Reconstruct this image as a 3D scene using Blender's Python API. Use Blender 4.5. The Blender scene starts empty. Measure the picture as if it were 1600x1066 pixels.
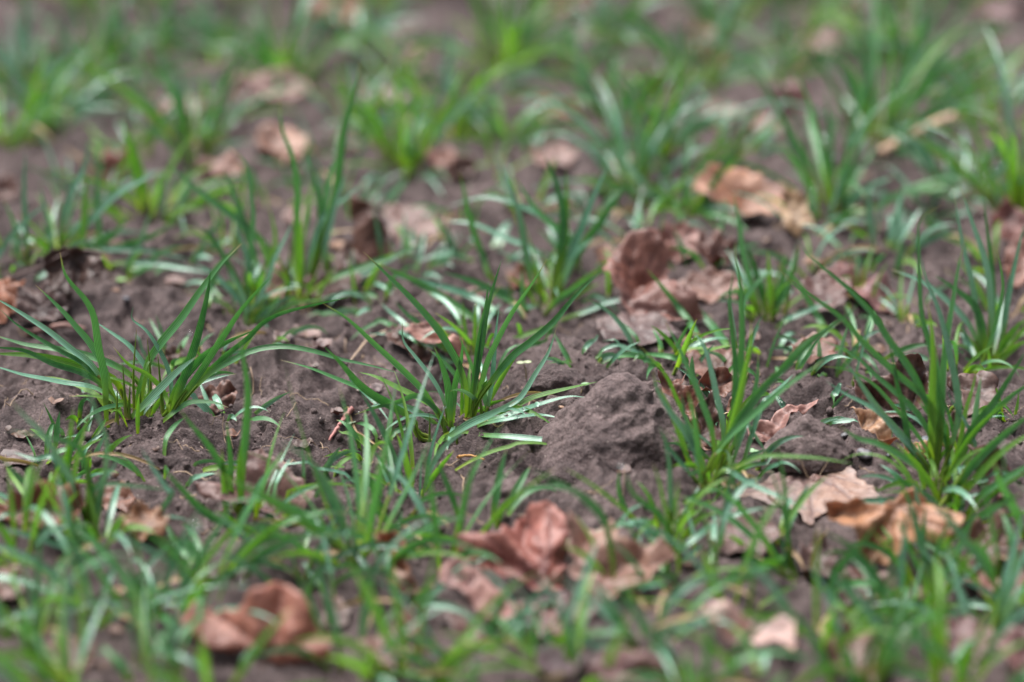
import bpy, math, random
import numpy as np
from mathutils import Vector, Matrix
from mathutils.geometry import delaunay_2d_cdt

scene = bpy.context.scene
R = math.radians
# ---------------------------------------------------------------- camera
FOC, SENS, PITCH = 100.0, 36.0, 22.0
FOCUS_PX = 640.0
th_f = R(PITCH) + math.atan((FOCUS_PX - 533) / 1600 * SENS / FOC)
D0 = 1.5
CAM = np.array([0.0, -D0 * math.cos(th_f), D0 * math.sin(th_f)])
cd = bpy.data.cameras.new('camera')
cam = bpy.data.objects.new('camera', cd)
scene.collection.objects.link(cam)
cam.location = CAM
cam.rotation_euler = (R(90 - PITCH), 0, 0)
cd.lens, cd.sensor_width, cd.clip_start, cd.clip_end = FOC, SENS, 0.05, 400
cd.dof.use_dof = True
th_s = R(PITCH) + math.atan((682 - 533) / 1600 * SENS / FOC)     # sharpest at the foot of the central tuft
cd.dof.focus_distance = CAM[2] / math.sin(th_s) * math.cos(th_s - R(PITCH))
cd.dof.aperture_fstop = 3.0
scene.camera = cam
# ---------------------------------------------------------------- light
w = bpy.data.worlds.new('World')
scene.world = w
w.use_nodes = True
nt = w.node_tree
bg = nt.nodes['Background']
sky = nt.nodes.new('ShaderNodeTexSky')
sky.sky_type = 'NISHITA'
sky.sun_disc = False
SUN_EL, SUN_ROT = 68, 318         # sun behind thin cloud, high, beyond the rows and to the side
sky.sun_elevation, sky.sun_rotation = R(SUN_EL), R(SUN_ROT)
sky.dust_density = 4.0
hs = nt.nodes.new('ShaderNodeHueSaturation')   # an overcast sky: nearly colourless
hs.inputs['Saturation'].default_value = 0.45
nt.links.new(sky.outputs[0], hs.inputs['Color'])
nt.links.new(hs.outputs[0], bg.inputs['Color'])
bg.inputs['Strength'].default_value = 0.07
sd = bpy.data.lights.new('sun', 'SUN')
sd.energy, sd.angle, sd.color = 3.4, R(52), (1.0, 0.985, 0.965)
so = bpy.data.objects.new('sun', sd)
scene.collection.objects.link(so)
so.rotation_euler = (R(90 - SUN_EL), 0, R(180 - SUN_ROT))
scene.view_settings.view_transform = 'Standard'
scene.view_settings.look = 'None'
scene.view_settings.gamma = 1
scene.view_settings.exposure = 1.45
scene.cycles.max_bounces = 8
scene.cycles.transmission_bounces = 8
scene.cycles.use_denoising = True

# ---------------------------------------------------------------- helpers
COL = scene.collection
rnd = random.Random(7)


def tag(o, label=None, cat=None, group=None, kind=None):
    for k, v in (('label', label), ('category', cat), ('group', group), ('kind', kind)):
        if v:
            o[k] = v
    return o


_g = np.random.default_rng(3)
_perm = np.tile(_g.permutation(256), 3)
_grad = _g.uniform(-1, 1, (256, 2))
_grad /= np.linalg.norm(_grad, axis=1)[:, None]


def perlin(x, y):
    x = np.asarray(x, float)
    y = np.asarray(y, float)
    xi, yi = np.floor(x).astype(int), np.floor(y).astype(int)
    xf, yf = x - xi, y - yi
    u, v = xf * xf * xf * (xf * (xf * 6 - 15) + 10), yf * yf * yf * (yf * (yf * 6 - 15) + 10)
    xi &= 255
    yi &= 255

    def g(a, b, dx, dy):
        q = _grad[_perm[_perm[(xi + a) & 255] + ((yi + b) & 255)]]
        return q[..., 0] * dx + q[..., 1] * dy
    a = g(0, 0, xf, yf) * (1 - u) + g(1, 0, xf - 1, yf) * u
    b = g(0, 1, xf, yf - 1) * (1 - u) + g(1, 1, xf - 1, yf - 1) * u
    return (a * (1 - v) + b * v) * 1.4


MOUNDS = []


def H(x, y):
    """height of the soil, metres"""
    x = np.asarray(x, float)
    y = np.asarray(y, float)
    wx = x + 0.012 * perlin(x * 22 + 9, y * 22)
    wy = y + 0.012 * perlin(x * 22, y * 22 + 31)
    z = 0.012 * perlin(x * 7 + 3, y * 7 + 1)
    z = z + 0.0150 * (0.45 - np.abs(perlin(wx * 17 + 40, wy * 17 + 7)) * 1.6)
    z = z + 0.0045 * perlin(wx * 31 + 5, wy * 31 + 2)
    z = z + 0.0076 * (0.4 - np.abs(perlin(wx * 46 + 11, wy * 46 + 70)) * 1.6)
    z = z + 0.0042 * (0.3 - np.abs(perlin(wx * 110, wy * 110 + 17)) * 1.5)
    z = z + 0.0021 * perlin(wx * 260, wy * 260)
    z = z + 0.0012 * perlin(x * 560 + 5, y * 560)
    for mx, my, rx, ry, mh in MOUNDS:
        z = z + mh * np.exp(-((x - mx) / rx) ** 2 - ((y - my) / ry) ** 2)
    return z


_F = np.array([0, math.cos(R(PITCH)), -math.sin(R(PITCH))])
_U = np.array([0, math.sin(R(PITCH)), math.cos(R(PITCH))])
_X = np.array([1.0, 0, 0])


def ray(px, py):
    d = _F + _X * ((px - 800) / 1600 * SENS / FOC) + _U * ((533 - py) / 1600 * SENS / FOC)
    return d / np.linalg.norm(d)


for _px, _py, _rx, _ry, _mh in ((60, 620, 4.2, 1.8, 13), (200, 505, 3.8, 2.6, 9), (505, 590, 4.0, 2.4, 8), (1235, 650, 2.4, 1.6, 6), (1350, 625, 2.6, 1.8, 7),
                                (85, 862, 4.0, 2.2, 12), (885, 692, 4.0, 2.4, 14), (955, 700, 5.0, 3.0, 9), (960, 790, 6.0, 2.6, 8), (480, 420, 4, 3, 8), (1540, 690, 3, 2, 6),
                                (1190, 690, 2.0, 1.6, -7), (1430, 690, 1.8, 1.6, -9), (480, 520, 3, 1.4, -6), (1080, 690, 1.5, 1.6, -6), (690, 610, 2.4, 1.6, -4)):
    _d = ray(_px, _py)
    _p = CAM + _d * (-CAM[2] / _d[2])
    MOUNDS.append((_p[0], _p[1], _rx * 0.01, _ry * 0.01, _mh * 0.001))


def hit(px, py):
    d = ray(px, py)
    t0, t1 = (CAM[2] - 0.035) / -d[2], (CAM[2] + 0.035) / -d[2]
    t = np.linspace(t0, t1, 260)
    P = CAM + t[:, None] * d
    s = P[:, 2] - H(P[:, 0], P[:, 1])
    k = int(np.argmax(s <= 0))
    if s[k] > 0:
        k = len(t) - 1
    if k > 0:
        f = s[k - 1] / (s[k - 1] - s[k] + 1e-12)
        return P[k - 1] * (1 - f) + P[k] * f
    return P[k]


def at_y(px, py, Y):
    d = ray(px, py)
    return CAM + d * ((Y - CAM[1]) / d[1])


def pxm(Y):
    """metres per photo pixel at depth Y"""
    return (Y - CAM[1]) / math.cos(R(PITCH)) * SENS / FOC / 1600


def mesh_obj(name, V, F, mat, parent=None, smooth=True, uv=None, attrs=None):
    me = bpy.data.meshes.new(name)
    V = np.asarray(V, np.float32)
    F = np.asarray(F, np.int32)
    me.vertices.add(len(V))
    me.vertices.foreach_set('co', V.ravel())
    n, k = F.shape
    me.loops.add(n * k)
    me.loops.foreach_set('vertex_index', F.ravel())
    me.polygons.add(n)
    me.polygons.foreach_set('loop_start', np.arange(0, n * k, k, dtype=np.int32))
    me.polygons.foreach_set('loop_total', np.full(n, k, np.int32))
    me.polygons.foreach_set('use_smooth', np.full(n, smooth))
    if uv is not None:
        l = me.uv_layers.new(name='uv')
        l.data.foreach_set('uv', np.asarray(uv, np.float32)[F.ravel()].ravel())
    for an, av in (attrs or {}).items():
        a = me.attributes.new(an, 'FLOAT', 'POINT')
        a.data.foreach_set('value', np.asarray(av, np.float32))
    me.update(calc_edges=True)
    me.validate()
    me.materials.append(mat)
    o = bpy.data.objects.new(name, me)
    COL.objects.link(o)
    if parent is not None:
        o.parent = parent
        o.matrix_parent_inverse = Matrix.Translation(-parent.location)
    return o


# ---------------------------------------------------------------- materials
def new_mat(name):
    m = bpy.data.materials.new(name)
    m.use_nodes = True
    t = m.node_tree
    return m, t, t.nodes, t.links, t.nodes['Principled BSDF']


def ramp(n, stops):
    r = n.new('ShaderNodeValToRGB')
    e = r.color_ramp.elements
    while len(e) < len(stops):
        e.new(0.5)
    for q, (p, c) in zip(e, stops):
        q.position = p
        q.color = (*c, 1) if len(c) == 3 else c
    return r


def mixc(n, l, fac, a, b, mode='MIX'):
    m = n.new('ShaderNodeMix')
    m.data_type = 'RGBA'
    m.blend_type = mode
    for sock, v in ((m.inputs[0], fac), (m.inputs[6], a), (m.inputs[7], b)):
        if hasattr(v, 'node'):
            l.new(v, sock)
        elif isinstance(v, tuple):
            sock.default_value = (*v, 1)
        else:
            sock.default_value = v
    return m.outputs[2]


def noise(n, l, vec, scale, detail=4, rough=0.6):
    t = n.new('ShaderNodeTexNoise')
    t.inputs['Scale'].default_value = scale
    t.inputs['Detail'].default_value = detail
    t.inputs['Roughness'].default_value = rough
    l.new(vec, t.inputs['Vector'])
    return t.outputs['Fac']


def mrange(n, l, v, a, b, c=0.0, d=1.0):
    t = n.new('ShaderNodeMapRange')
    for s, q in zip(t.inputs[1:5], (a, b, c, d)):
        s.default_value = q
    l.new(v, t.inputs[0])
    return t.outputs[0]


def soil_material(name, k=1.0):
    m, t, n, l, b = new_mat(name)
    geo = n.new('ShaderNodeNewGeometry')
    pos = geo.outputs['Position']
    n1 = noise(n, l, pos, 19, 6, 0.68)
    n2 = noise(n, l, pos, 120, 6, 0.7)
    n3 = noise(n, l, pos, 900, 3, 0.7)
    r1 = ramp(n, [(0.3, (0.072 * k, 0.052 * k, 0.053 * k)), (0.55, (0.158 * k, 0.119 * k, 0.119 * k)), (0.75, (0.250 * k, 0.196 * k, 0.191 * k))])
    l.new(n1, r1.inputs[0])
    c = mixc(n, l, mrange(n, l, n2, 0.35, 0.7), (0.45, 0.42, 0.42), (1.15, 1.12, 1.1))
    c = mixc(n, l, 1.0, r1.outputs[0], c, 'MULTIPLY')
    c2 = mixc(n, l, mrange(n, l, n3, 0.3, 0.7), (0.55, 0.53, 0.52), (1.35, 1.33, 1.3))
    c = mixc(n, l, 1.0, c, c2, 'MULTIPLY')
    vo = n.new('ShaderNodeTexVoronoi')
    vo.inputs['Scale'].default_value = 420
    l.new(pos, vo.inputs['Vector'])
    sp = mrange(n, l, vo.outputs['Distance'], 0.10, 0.17, 1, 0)
    wn = n.new('ShaderNodeSeparateColor')
    l.new(vo.outputs['Color'], wn.inputs[0])
    sel = mrange(n, l, wn.outputs[0], 0.90, 0.92)
    mm = n.new('ShaderNodeMath')
    mm.operation = 'MULTIPLY'
    l.new(sp, mm.inputs[0])
    l.new(sel, mm.inputs[1])
    c = mixc(n, l, mm.outputs[0], c, (0.42, 0.35, 0.30))
    l.new(c, b.inputs['Base Color'])
    b.inputs['Roughness'].default_value = 0.78
    b.inputs['Specular IOR Level'].default_value = 0.35
    bp = n.new('ShaderNodeBump')
    bp.inputs['Strength'].default_value = 0.9
    bp.inputs['Distance'].default_value = 0.0018
    l.new(n3, bp.inputs['Height'])
    bp2 = n.new('ShaderNodeBump')
    bp2.inputs['Strength'].default_value = 0.8
    bp2.inputs['Distance'].default_value = 0.0045
    l.new(noise(n, l, pos, 330, 5, 0.65), bp2.inputs['Height'])
    l.new(bp2.outputs[0], bp.inputs['Normal'])
    l.new(bp.outputs[0], b.inputs['Normal'])
    return m


def blade_material(name, deep, pale, base, trans, rough, wet=0.3):
    """uv: x across the blade, y root to tip"""
    m, t, n, l, b = new_mat(name)
    uv = n.new('ShaderNodeUVMap')
    sep = n.new('ShaderNodeSeparateXYZ')
    l.new(uv.outputs[0], sep.inputs[0])
    oi = n.new('ShaderNodeObjectInfo')
    geo = n.new('ShaderNodeNewGeometry')
    # tissue colour with a random tone per blade
    c = mixc(n, l, oi.outputs['Random'], deep, pale)
    blot = noise(n, l, geo.outputs['Position'], 160, 4)
    c = mixc(n, l, mrange(n, l, blot, 0.35, 0.7, 0.0, 0.45), c, pale)
    # lengthwise ribs
    wv = n.new('ShaderNodeMath')
    wv.operation = 'MULTIPLY'
    wv.inputs[1].default_value = 31.0
    l.new(sep.outputs[0], wv.inputs[0])
    sn = n.new('ShaderNodeMath')
    sn.operation = 'SINE'
    l.new(wv.outputs[0], sn.inputs[0])
    rib = mrange(n, l, sn.outputs[0], -1, 1, 0.62, 1.28)
    rc = n.new('ShaderNodeCombineColor')
    for q in rc.inputs[:3]:
        l.new(rib, q)
    c = mixc(n, l, 1.0, c, rc.outputs[0], 'MULTIPLY')
    # yellowish root, dry tip on some
    c = mixc(n, l, mrange(n, l, sep.outputs[1], 0.04, 0.34, 1, 0), c, base)
    tip = n.new('ShaderNodeMath')
    tip.operation = 'MULTIPLY'
    l.new(mrange(n, l, sep.outputs[1], 0.90, 0.99), tip.inputs[0])
    l.new(mrange(n, l, oi.outputs['Random'], 0.45, 0.5), tip.inputs[1])
    c = mixc(n, l, tip.outputs[0], c, (0.33, 0.24, 0.12))
    l.new(c, b.inputs['Base Color'])
    b.inputs['Roughness'].default_value = rough
    b.inputs['Specular IOR Level'].default_value = 0.5
    b.inputs['Coat Weight'].default_value = wet
    b.inputs['Coat Roughness'].default_value = 0.16
    bp = n.new('ShaderNodeBump')
    bp.inputs['Strength'].default_value = 0.35
    bp.inputs['Distance'].default_value = 0.0003
    l.new(sn.outputs[0], bp.inputs['Height'])
    l.new(bp.outputs[0], b.inputs['Normal'])
    tr = n.new('ShaderNodeBsdfTranslucent')
    tc = mixc(n, l, 1.0, c, (1.1, 1.25, 0.55), 'MULTIPLY')
    l.new(tc, tr.inputs['Color'])
    mx = n.new('ShaderNodeMixShader')
    mx.inputs[0].default_value = trans
    l.new(b.outputs[0], mx.inputs[1])
    l.new(tr.outputs[0], mx.inputs[2])
    l.new(mx.outputs[0], n['Material Output'].inputs['Surface'])
    return m


def leaf_material():
    """dead leaf: the object's own colour, mottled; attribute vein; attribute edge"""
    m, t, n, l, b = new_mat('dead_leaf')
    oi = n.new('ShaderNodeObjectInfo')
    geo = n.new('ShaderNodeNewGeometry')
    pos = geo.outputs['Position']
    n1 = noise(n, l, pos, 30, 6, 0.7)
    n2 = noise(n, l, pos, 260, 5, 0.7)
    c = oi.outputs['Color']
    hv = noise(n, l, pos, 17, 3)
    alt = mixc(n, l, oi.outputs['Random'], (1.22, 0.97, 0.74), (0.74, 0.74, 0.86))
    c = mixc(n, l, mrange(n, l, hv, 0.46, 0.62, 0, 0.9), c, mixc(n, l, 1.0, c, alt, 'MULTIPLY'))
    d = mixc(n, l, 1.0, c, (0.50, 0.42, 0.42), 'MULTIPLY')
    p = mixc(n, l, 0.13, c, (0.52, 0.38, 0.33))
    c = mixc(n, l, mrange(n, l, n1, 0.30, 0.62), d, p)
    c = mixc(n, l, mrange(n, l, n2, 0.56, 0.74, 0, 0.5), c, d)
    at = n.new('ShaderNodeAttribute')
    at.attribute_name = 'vein'
    vd = mixc(n, l, 1.0, oi.outputs['Color'], (0.30, 0.22, 0.24), 'MULTIPLY')
    c = mixc(n, l, mrange(n, l, at.outputs['Fac'], 0, 1, 0, 0.75), c, vd)
    l.new(c, b.inputs['Base Color'])
    b.inputs['Roughness'].default_value = 0.42
    b.inputs['Specular IOR Level'].default_value = 0.5
    bp = n.new('ShaderNodeBump')
    bp.inputs['Strength'].default_value = 0.6
    bp.inputs['Distance'].default_value = 0.0012
    l.new(n2, bp.inputs['Height'])
    l.new(bp.outputs[0], b.inputs['Normal'])
    tr = n.new('ShaderNodeBsdfTranslucent')
    l.new(mixc(n, l, 1.0, c, (1.5, 0.85, 0.45), 'MULTIPLY'), tr.inputs['Color'])
    mx = n.new('ShaderNodeMixShader')
    mx.inputs[0].default_value = 0.28
    l.new(b.outputs[0], mx.inputs[1])
    l.new(tr.outputs[0], mx.inputs[2])
    l.new(mx.outputs[0], n['Material Output'].inputs['Surface'])
    return m


def plain_material(name, rough=0.6, scale=300.0):
    """the object's own colour, speckled"""
    m, t, n, l, b = new_mat(name)
    oi = n.new('ShaderNodeObjectInfo')
    geo = n.new('ShaderNodeNewGeometry')
    f = noise(n, l, geo.outputs['Position'], scale, 5, 0.7)
    k = mixc(n, l, mrange(n, l, f, 0.3, 0.7), (0.5, 0.48, 0.47), (1.3, 1.28, 1.25))
    l.new(mixc(n, l, 1.0, oi.outputs['Color'], k, 'MULTIPLY'), b.inputs['Base Color'])
    b.inputs['Roughness'].default_value = rough
    bp = n.new('ShaderNodeBump')
    bp.inputs['Strength'].default_value = 0.5
    bp.inputs['Distance'].default_value = 0.0008
    l.new(f, bp.inputs['Height'])
    l.new(bp.outputs[0], b.inputs['Normal'])
    return m


M_SOIL = soil_material('soil')
M_CLOD = soil_material('clod_soil', 1.18)
M_BLADE = blade_material('grass_blade', (0.022, 0.105, 0.030), (0.095, 0.265, 0.095), (0.22, 0.34, 0.020), 0.30, 0.34, 0.2)
M_BLADE_Y = blade_material('grass_blade_yellow', (0.060, 0.195, 0.018), (0.160, 0.320, 0.050), (0.32, 0.40, 0.020), 0.44, 0.42, 0.12)
M_BLADE_LIT = blade_material('grass_blade_lit_teal', (0.040, 0.145, 0.075), (0.175, 0.345, 0.240), (0.15, 0.29, 0.035), 0.18, 0.26, 0.6)  # lit blade faces: pale teal of the reflected sky put into the colour
M_DRY = blade_material('dry_blade', (0.30, 0.19, 0.10), (0.46, 0.33, 0.20), (0.28, 0.17, 0.08), 0.2, 0.6, 0.0)
BL = {'g': M_BLADE, 'y': M_BLADE_Y, 't': M_BLADE_LIT}
M_STEM = blade_material('grass_stem', (0.12, 0.24, 0.020), (0.20, 0.30, 0.035), (0.34, 0.36, 0.075), 0.30, 0.45)
M_LEAF = leaf_material()
M_WOOD = plain_material('twig_bark', 0.65)
M_STONE = plain_material('pebble_stone', 0.45, 500)
M_SPROUT = plain_material('sprout_tissue', 0.45, 250)
M_WATER, _t, _n, _l, _b = new_mat('water')
_b.inputs['Base Color'].default_value = (1, 1, 1, 1)
_b.inputs['Transmission Weight'].default_value = 1
_b.inputs['Roughness'].default_value = 0.02
_b.inputs['IOR'].default_value = 1.333

# ---------------------------------------------------------------- soil (its sheet is built last: leaves press into it)
CAP0, CAPS, CAPN = (-0.62, -0.62), 0.003, (414, 620)
cap = np.full(CAPN, 0.2)


def press(V, gap=0.0012):
    i = ((V[:, 0] - CAP0[0]) / CAPS).astype(int)
    j = ((V[:, 1] - CAP0[1]) / CAPS).astype(int)
    ok = (i >= 0) & (i < CAPN[0]) & (j >= 0) & (j < CAPN[1])
    np.minimum.at(cap, (i[ok], j[ok]), V[ok, 2] - gap)


def build_soil():
    global cap
    c = cap
    for _ in range(7):
        for ax in (0, 1):
            for s in (-1, 1):
                c = np.minimum(c, np.roll(c, s, ax) + 0.0016)
    def axis(fine, a0, a1, coarse):
        core = np.concatenate(fine)
        k = np.geomspace(coarse, 60, 34)
        return np.concatenate([(a0 - k)[::-1], core, a1 + k])
    xs = axis([np.arange(-0.50, 0.50, 0.0016)], -0.5, 0.5, 0.006)
    ys = axis([np.arange(-0.36, -0.17, 0.0026), np.arange(-0.17, 0.22, 0.0013), np.arange(0.22, 0.45, 0.0028), np.arange(0.45, 1.05, 0.0045)], -0.36, 1.05, 0.006)
    X, Y = np.meshgrid(xs, ys)
    Z = H(X, Y)
    fi = np.clip((X - CAP0[0]) / CAPS - 0.5, 0, CAPN[0] - 2)
    fj = np.clip((Y - CAP0[1]) / CAPS - 0.5, 0, CAPN[1] - 2)
    i, j = fi.astype(int), fj.astype(int)
    a, b = fi - i, fj - j
    cz = c[i, j] * (1 - a) * (1 - b) + c[i + 1, j] * a * (1 - b) + c[i, j + 1] * (1 - a) * b + c[i + 1, j + 1] * a * b
    Z = np.where((np.abs(X) < 0.6) & (np.abs(Y - 0.28) < 0.88), np.minimum(Z, cz), Z)
    nx, ny = len(xs), len(ys)
    idx = np.arange(nx * ny).reshape(ny, nx)
    F = np.stack([idx[:-1, :-1], idx[:-1, 1:], idx[1:, 1:], idx[1:, :-1]], -1).reshape(-1, 4)
    o = mesh_obj('ground', np.stack([X, Y, Z], -1).reshape(-1, 3), F, M_SOIL)
    tag(o, kind='structure')


# ---------------------------------------------------------------- grass
def resample(P, n):
    """smooth curve through the points, n samples"""
    P = np.asarray(P, float)
    Q = np.vstack([2 * P[0] - P[1], P, 2 * P[-1] - P[-2]])
    out = []
    for k in range(1, len(Q) - 2):
        p0, p1, p2, p3 = Q[k - 1:k + 3]
        for t in np.linspace(0, 1, 12, endpoint=False):
            out.append(0.5 * (2 * p1 + (p2 - p0) * t + (2 * p0 - 5 * p1 + 4 * p2 - p3) * t * t + (3 * p1 - p0 - 3 * p2 + p3) * t ** 3))
    out.append(Q[-2])
    C = np.array(out)
    s = np.concatenate([[0], np.cumsum(np.linalg.norm(np.diff(C, axis=0), axis=1))])
    s /= s[-1]
    q = np.linspace(0, 1, n)
    return np.stack([np.interp(q, s, C[:, a]) for a in range(C.shape[1])], 1)


SPINES = []     # (spine, tuft) of every blade, for the droplets


def blade_mesh(S, W, roll, twist, fold, mat, parent, facing=None):
    """a grass blade along the spine S (root to tip), W wide"""
    n = len(S)
    T = np.gradient(S, axis=0)
    T /= np.linalg.norm(T, axis=1)[:, None] + 1e-12
    s = np.linspace(0, 1, n)
    f = (0.42 + 0.58 * np.clip(s / 0.38, 0, 1) ** 0.8) * np.clip(1 - np.clip((s - 0.42) / 0.58, 0, 1) ** 1.9, 0, 1)
    f[-1] = 0.02
    V, UV = [], []
    prev = None
    m_ = n // 2
    if np.cross(T[m_], CAM - S[m_])[2] > 0:      # positive roll always turns the face up to the sky
        roll, twist = -roll, -twist
    for k in range(n):
        view = (CAM - S[k]) if facing is None else facing
        view = view / np.linalg.norm(view)
        a = np.cross(T[k], view)
        la = np.linalg.norm(a)
        a = a / la if la > 0.15 or prev is None else prev
        a = a - T[k] * np.dot(a, T[k])
        a /= np.linalg.norm(a) + 1e-12
        prev = a
        b = np.cross(a, T[k])
        if k == 0 and b[2] < 0:
            pass
        ang = roll + twist * s[k]
        wv = a * math.cos(ang) + b * math.sin(ang)
        nv = np.cross(wv, T[k])
        if k == 0:
            sgn = 1.0
        h = 0.5 * W * f[k]
        fo = fold * (1.25 - 0.6 * s[k])
        for u in (-1, -0.5, 0, 0.5, 1):
            V.append(S[k] + wv * h * u * math.cos(fo * 0.6) + nv * h * fo * (u * u - 0.3))
            UV.append(((u + 1) / 2, s[k]))
    F = [(k * 5 + c, k * 5 + c + 1, k * 5 + c + 6, k * 5 + c + 5) for k in range(n - 1) for c in range(4)]
    return mesh_obj('leaf_blade', V, F, mat, parent, uv=UV)


def stem_mesh(S, r0, r1, parent, mat=None, name='stem', sides=7):
    n = len(S)
    T = np.gradient(S, axis=0)
    T /= np.linalg.norm(T, axis=1)[:, None] + 1e-12
    V, UV = [], []
    for k in range(n):
        a = np.cross(T[k], [0.3, 0.9, 0.2])
        a /= np.linalg.norm(a)
        b = np.cross(T[k], a)
        r = r0 + (r1 - r0) * k / (n - 1)
        for q in range(sides):
            t = 2 * math.pi * q / sides
            V.append(S[k] + (a * math.cos(t) + b * math.sin(t)) * r)
            UV.append((q / sides, k / (n - 1)))
    F = [(k * sides + q, k * sides + (q + 1) % sides, (k + 1) * sides + (q + 1) % sides, (k + 1) * sides + q) for k in range(n - 1) for q in range(sides)]
    V += [S[0], S[-1] + T[-1] * r1]
    UV += [(0.5, 0), (0.5, 1)]
    nb = n * sides
    F += [(q, nb, nb, (q + 1) % sides) for q in range(0)]
    o = mesh_obj(name, V, F, mat or M_STEM, parent, uv=UV)
    return o


def dry_blade(B, e, rg):
    """a dead straw coloured blade lying at the crown, on some tufts"""
    if rg.random() > 0.55:
        return
    az = rg.uniform(0, 2 * math.pi)
    S = grown_spine((B[0], B[1], float(H(B[0], B[1]))), az, R(rg.uniform(5, 35)), rg.uniform(0.02, 0.05), R(rg.uniform(30, 80)), rg)
    blade_mesh(S, rg.uniform(0.0015, 0.003), R(rg.uniform(-40, 40)), R(rg.uniform(-90, 90)), 0.5, M_DRY, e).name = 'dry_blade'


def tuft_root(base, label, who='', group='young grass tufts growing in the soil'):
    e = bpy.data.objects.new('grass_tuft', None)
    e.empty_display_size = 0.01
    COL.objects.link(e)
    e.location = base
    tag(e, label, 'grass tuft', group)
    e['_who'] = who
    return e


def clear_soil(S):
    """slide the samples towards the lens until they lie above the soil, smoothly"""
    n = len(S)
    v = CAM - S
    ln = np.linalg.norm(v, axis=1)
    v = v / ln[:, None]
    need = np.zeros(n)
    for k in range(int(n * 0.14), n):
        t = 0.0
        while t < 0.12:
            q = S[k] + v[k] * t
            if q[2] >= float(H(q[0], q[1])) + 0.0022:
                break
            t += 0.0015
        need[k] = t
    if need.max() > 0:
        ker = np.exp(-0.5 * (np.arange(-7, 8) / 2.6) ** 2)
        dil = np.array([need[max(0, k - 2):k + 3].max() for k in range(n)])
        sm = np.convolve(np.pad(dil, 7, mode='edge'), ker / ker.sum(), 'valid')
        sm *= np.clip(np.arange(n) / (0.22 * n), 0, 1)
        S = S + v * sm[:, None]
    return S


def traced(base_px, label, who, blades, stems=(), tint='g', seed=1):
    """a tuft whose blades were drawn over the photo: each blade (points tip to root, width in px, lean in cm, roll in degrees)"""
    rg = random.Random(seed)
    B = hit(*base_px)
    e = tuft_root(B, label, who)
    for bl in blades:
        pts, wpx = bl[0], bl[1]
        lean = bl[2] if len(bl) > 2 else rg.uniform(-1.5, 2.0)
        roll = bl[3] if len(bl) > 3 else rg.uniform(-15, 35)
        tn = bl[4] if len(bl) > 4 else tint
        pts = list(pts)[::-1]                      # root first
        R0 = hit(*pts[0])
        # the root may not sit far behind or before the tuft
        Y0 = min(max(R0[1], B[1] - 0.022), B[1] + 0.022)
        L = np.concatenate([[0], np.cumsum([math.dist(p, q) for p, q in zip(pts, pts[1:])])])
        L = L / L[-1]
        P = []
        for (x, y), s in zip(pts, L):
            q = at_y(x, y, Y0 + lean * 0.01 * s ** 1.4)
            P.append(q)
        gz = float(H(P[0][0], P[0][1]))
        if P[0][2] > gz - 0.003:                 # always rooted in the soil
            d = P[0] - np.array([0, 0, 0])
            mid = np.array([P[0][0] * 0.6 + B[0] * 0.4, P[0][1], 0])
            mid[2] = float(H(mid[0], mid[1])) - 0.004
            P = [mid] + P
        S = clear_soil(resample(P, 28))
        W = wpx * pxm(Y0) * 0.86
        blade_mesh(S, W, R(roll), R(rg.uniform(-22, 22)), rg.uniform(0.25, 0.55), BL[tn], e)
        SPINES.append((S, e))
        if rg.random() < 0.6:
            k = rg.randint(6, 8)
            stem_mesh(S[:k], rg.uniform(0.0010, 0.0014), 0.0007, e)
    for i in range(12):                               # short shoots and low blades round the crown
        az = rg.uniform(0, 2 * math.pi)
        r = rg.uniform(0.001, 0.012)
        bx, by = B[0] + r * math.cos(az), B[1] + r * math.sin(az)
        low = i > 4
        S = grown_spine((bx, by, float(H(bx, by)) - 0.003), az, R(rg.uniform(15, 50) if low else rg.uniform(60, 88)), rg.uniform(0.02, 0.06) if low else rg.uniform(0.012, 0.03) if i < 3 else rg.uniform(0.03, 0.06), R(rg.uniform(10, 70)), rg)
        blade_mesh(S, rg.uniform(0.0018, 0.0036), R(rg.uniform(-20, 60)), R(rg.uniform(-60, 60)), 0.4, BL['t' if low and i % 2 else 'y'], e)
    dry_blade(B, e, rg)
    for pts, wpx in stems:
        pts = list(pts)[::-1]
        R0 = hit(*pts[0])
        Y0 = min(max(R0[1], B[1] - 0.02), B[1] + 0.02)
        P = [at_y(x, y, Y0) for x, y in pts]
        P = [P[0] - np.array([0, 0, max(0.0, P[0][2] - float(H(P[0][0], P[0][1])) + 0.004)])] + P[1:]
        stem_mesh(resample(P, 9), wpx * 0.5 * pxm(Y0), wpx * 0.05 * pxm(Y0), e)
    return e


def grown_spine(base, az, el, L, bend, rg, n=18):
    p = np.array(base, float)
    S = [p.copy()]
    wob = rg.uniform(-0.5, 0.5)
    for k in range(1, n):
        s = k / (n - 1)
        e_ = el - bend * s ** 1.6
        a_ = az + wob * s
        p = p + L / (n - 1) * np.array([math.cos(e_) * math.cos(a_), math.cos(e_) * math.sin(a_), math.sin(e_)])
        g = float(H(p[0], p[1])) + 0.002
        if p[2] < g and s > 0.2:
            p[2] = g
        S.append(p.copy())
    return np.array(S)


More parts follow.
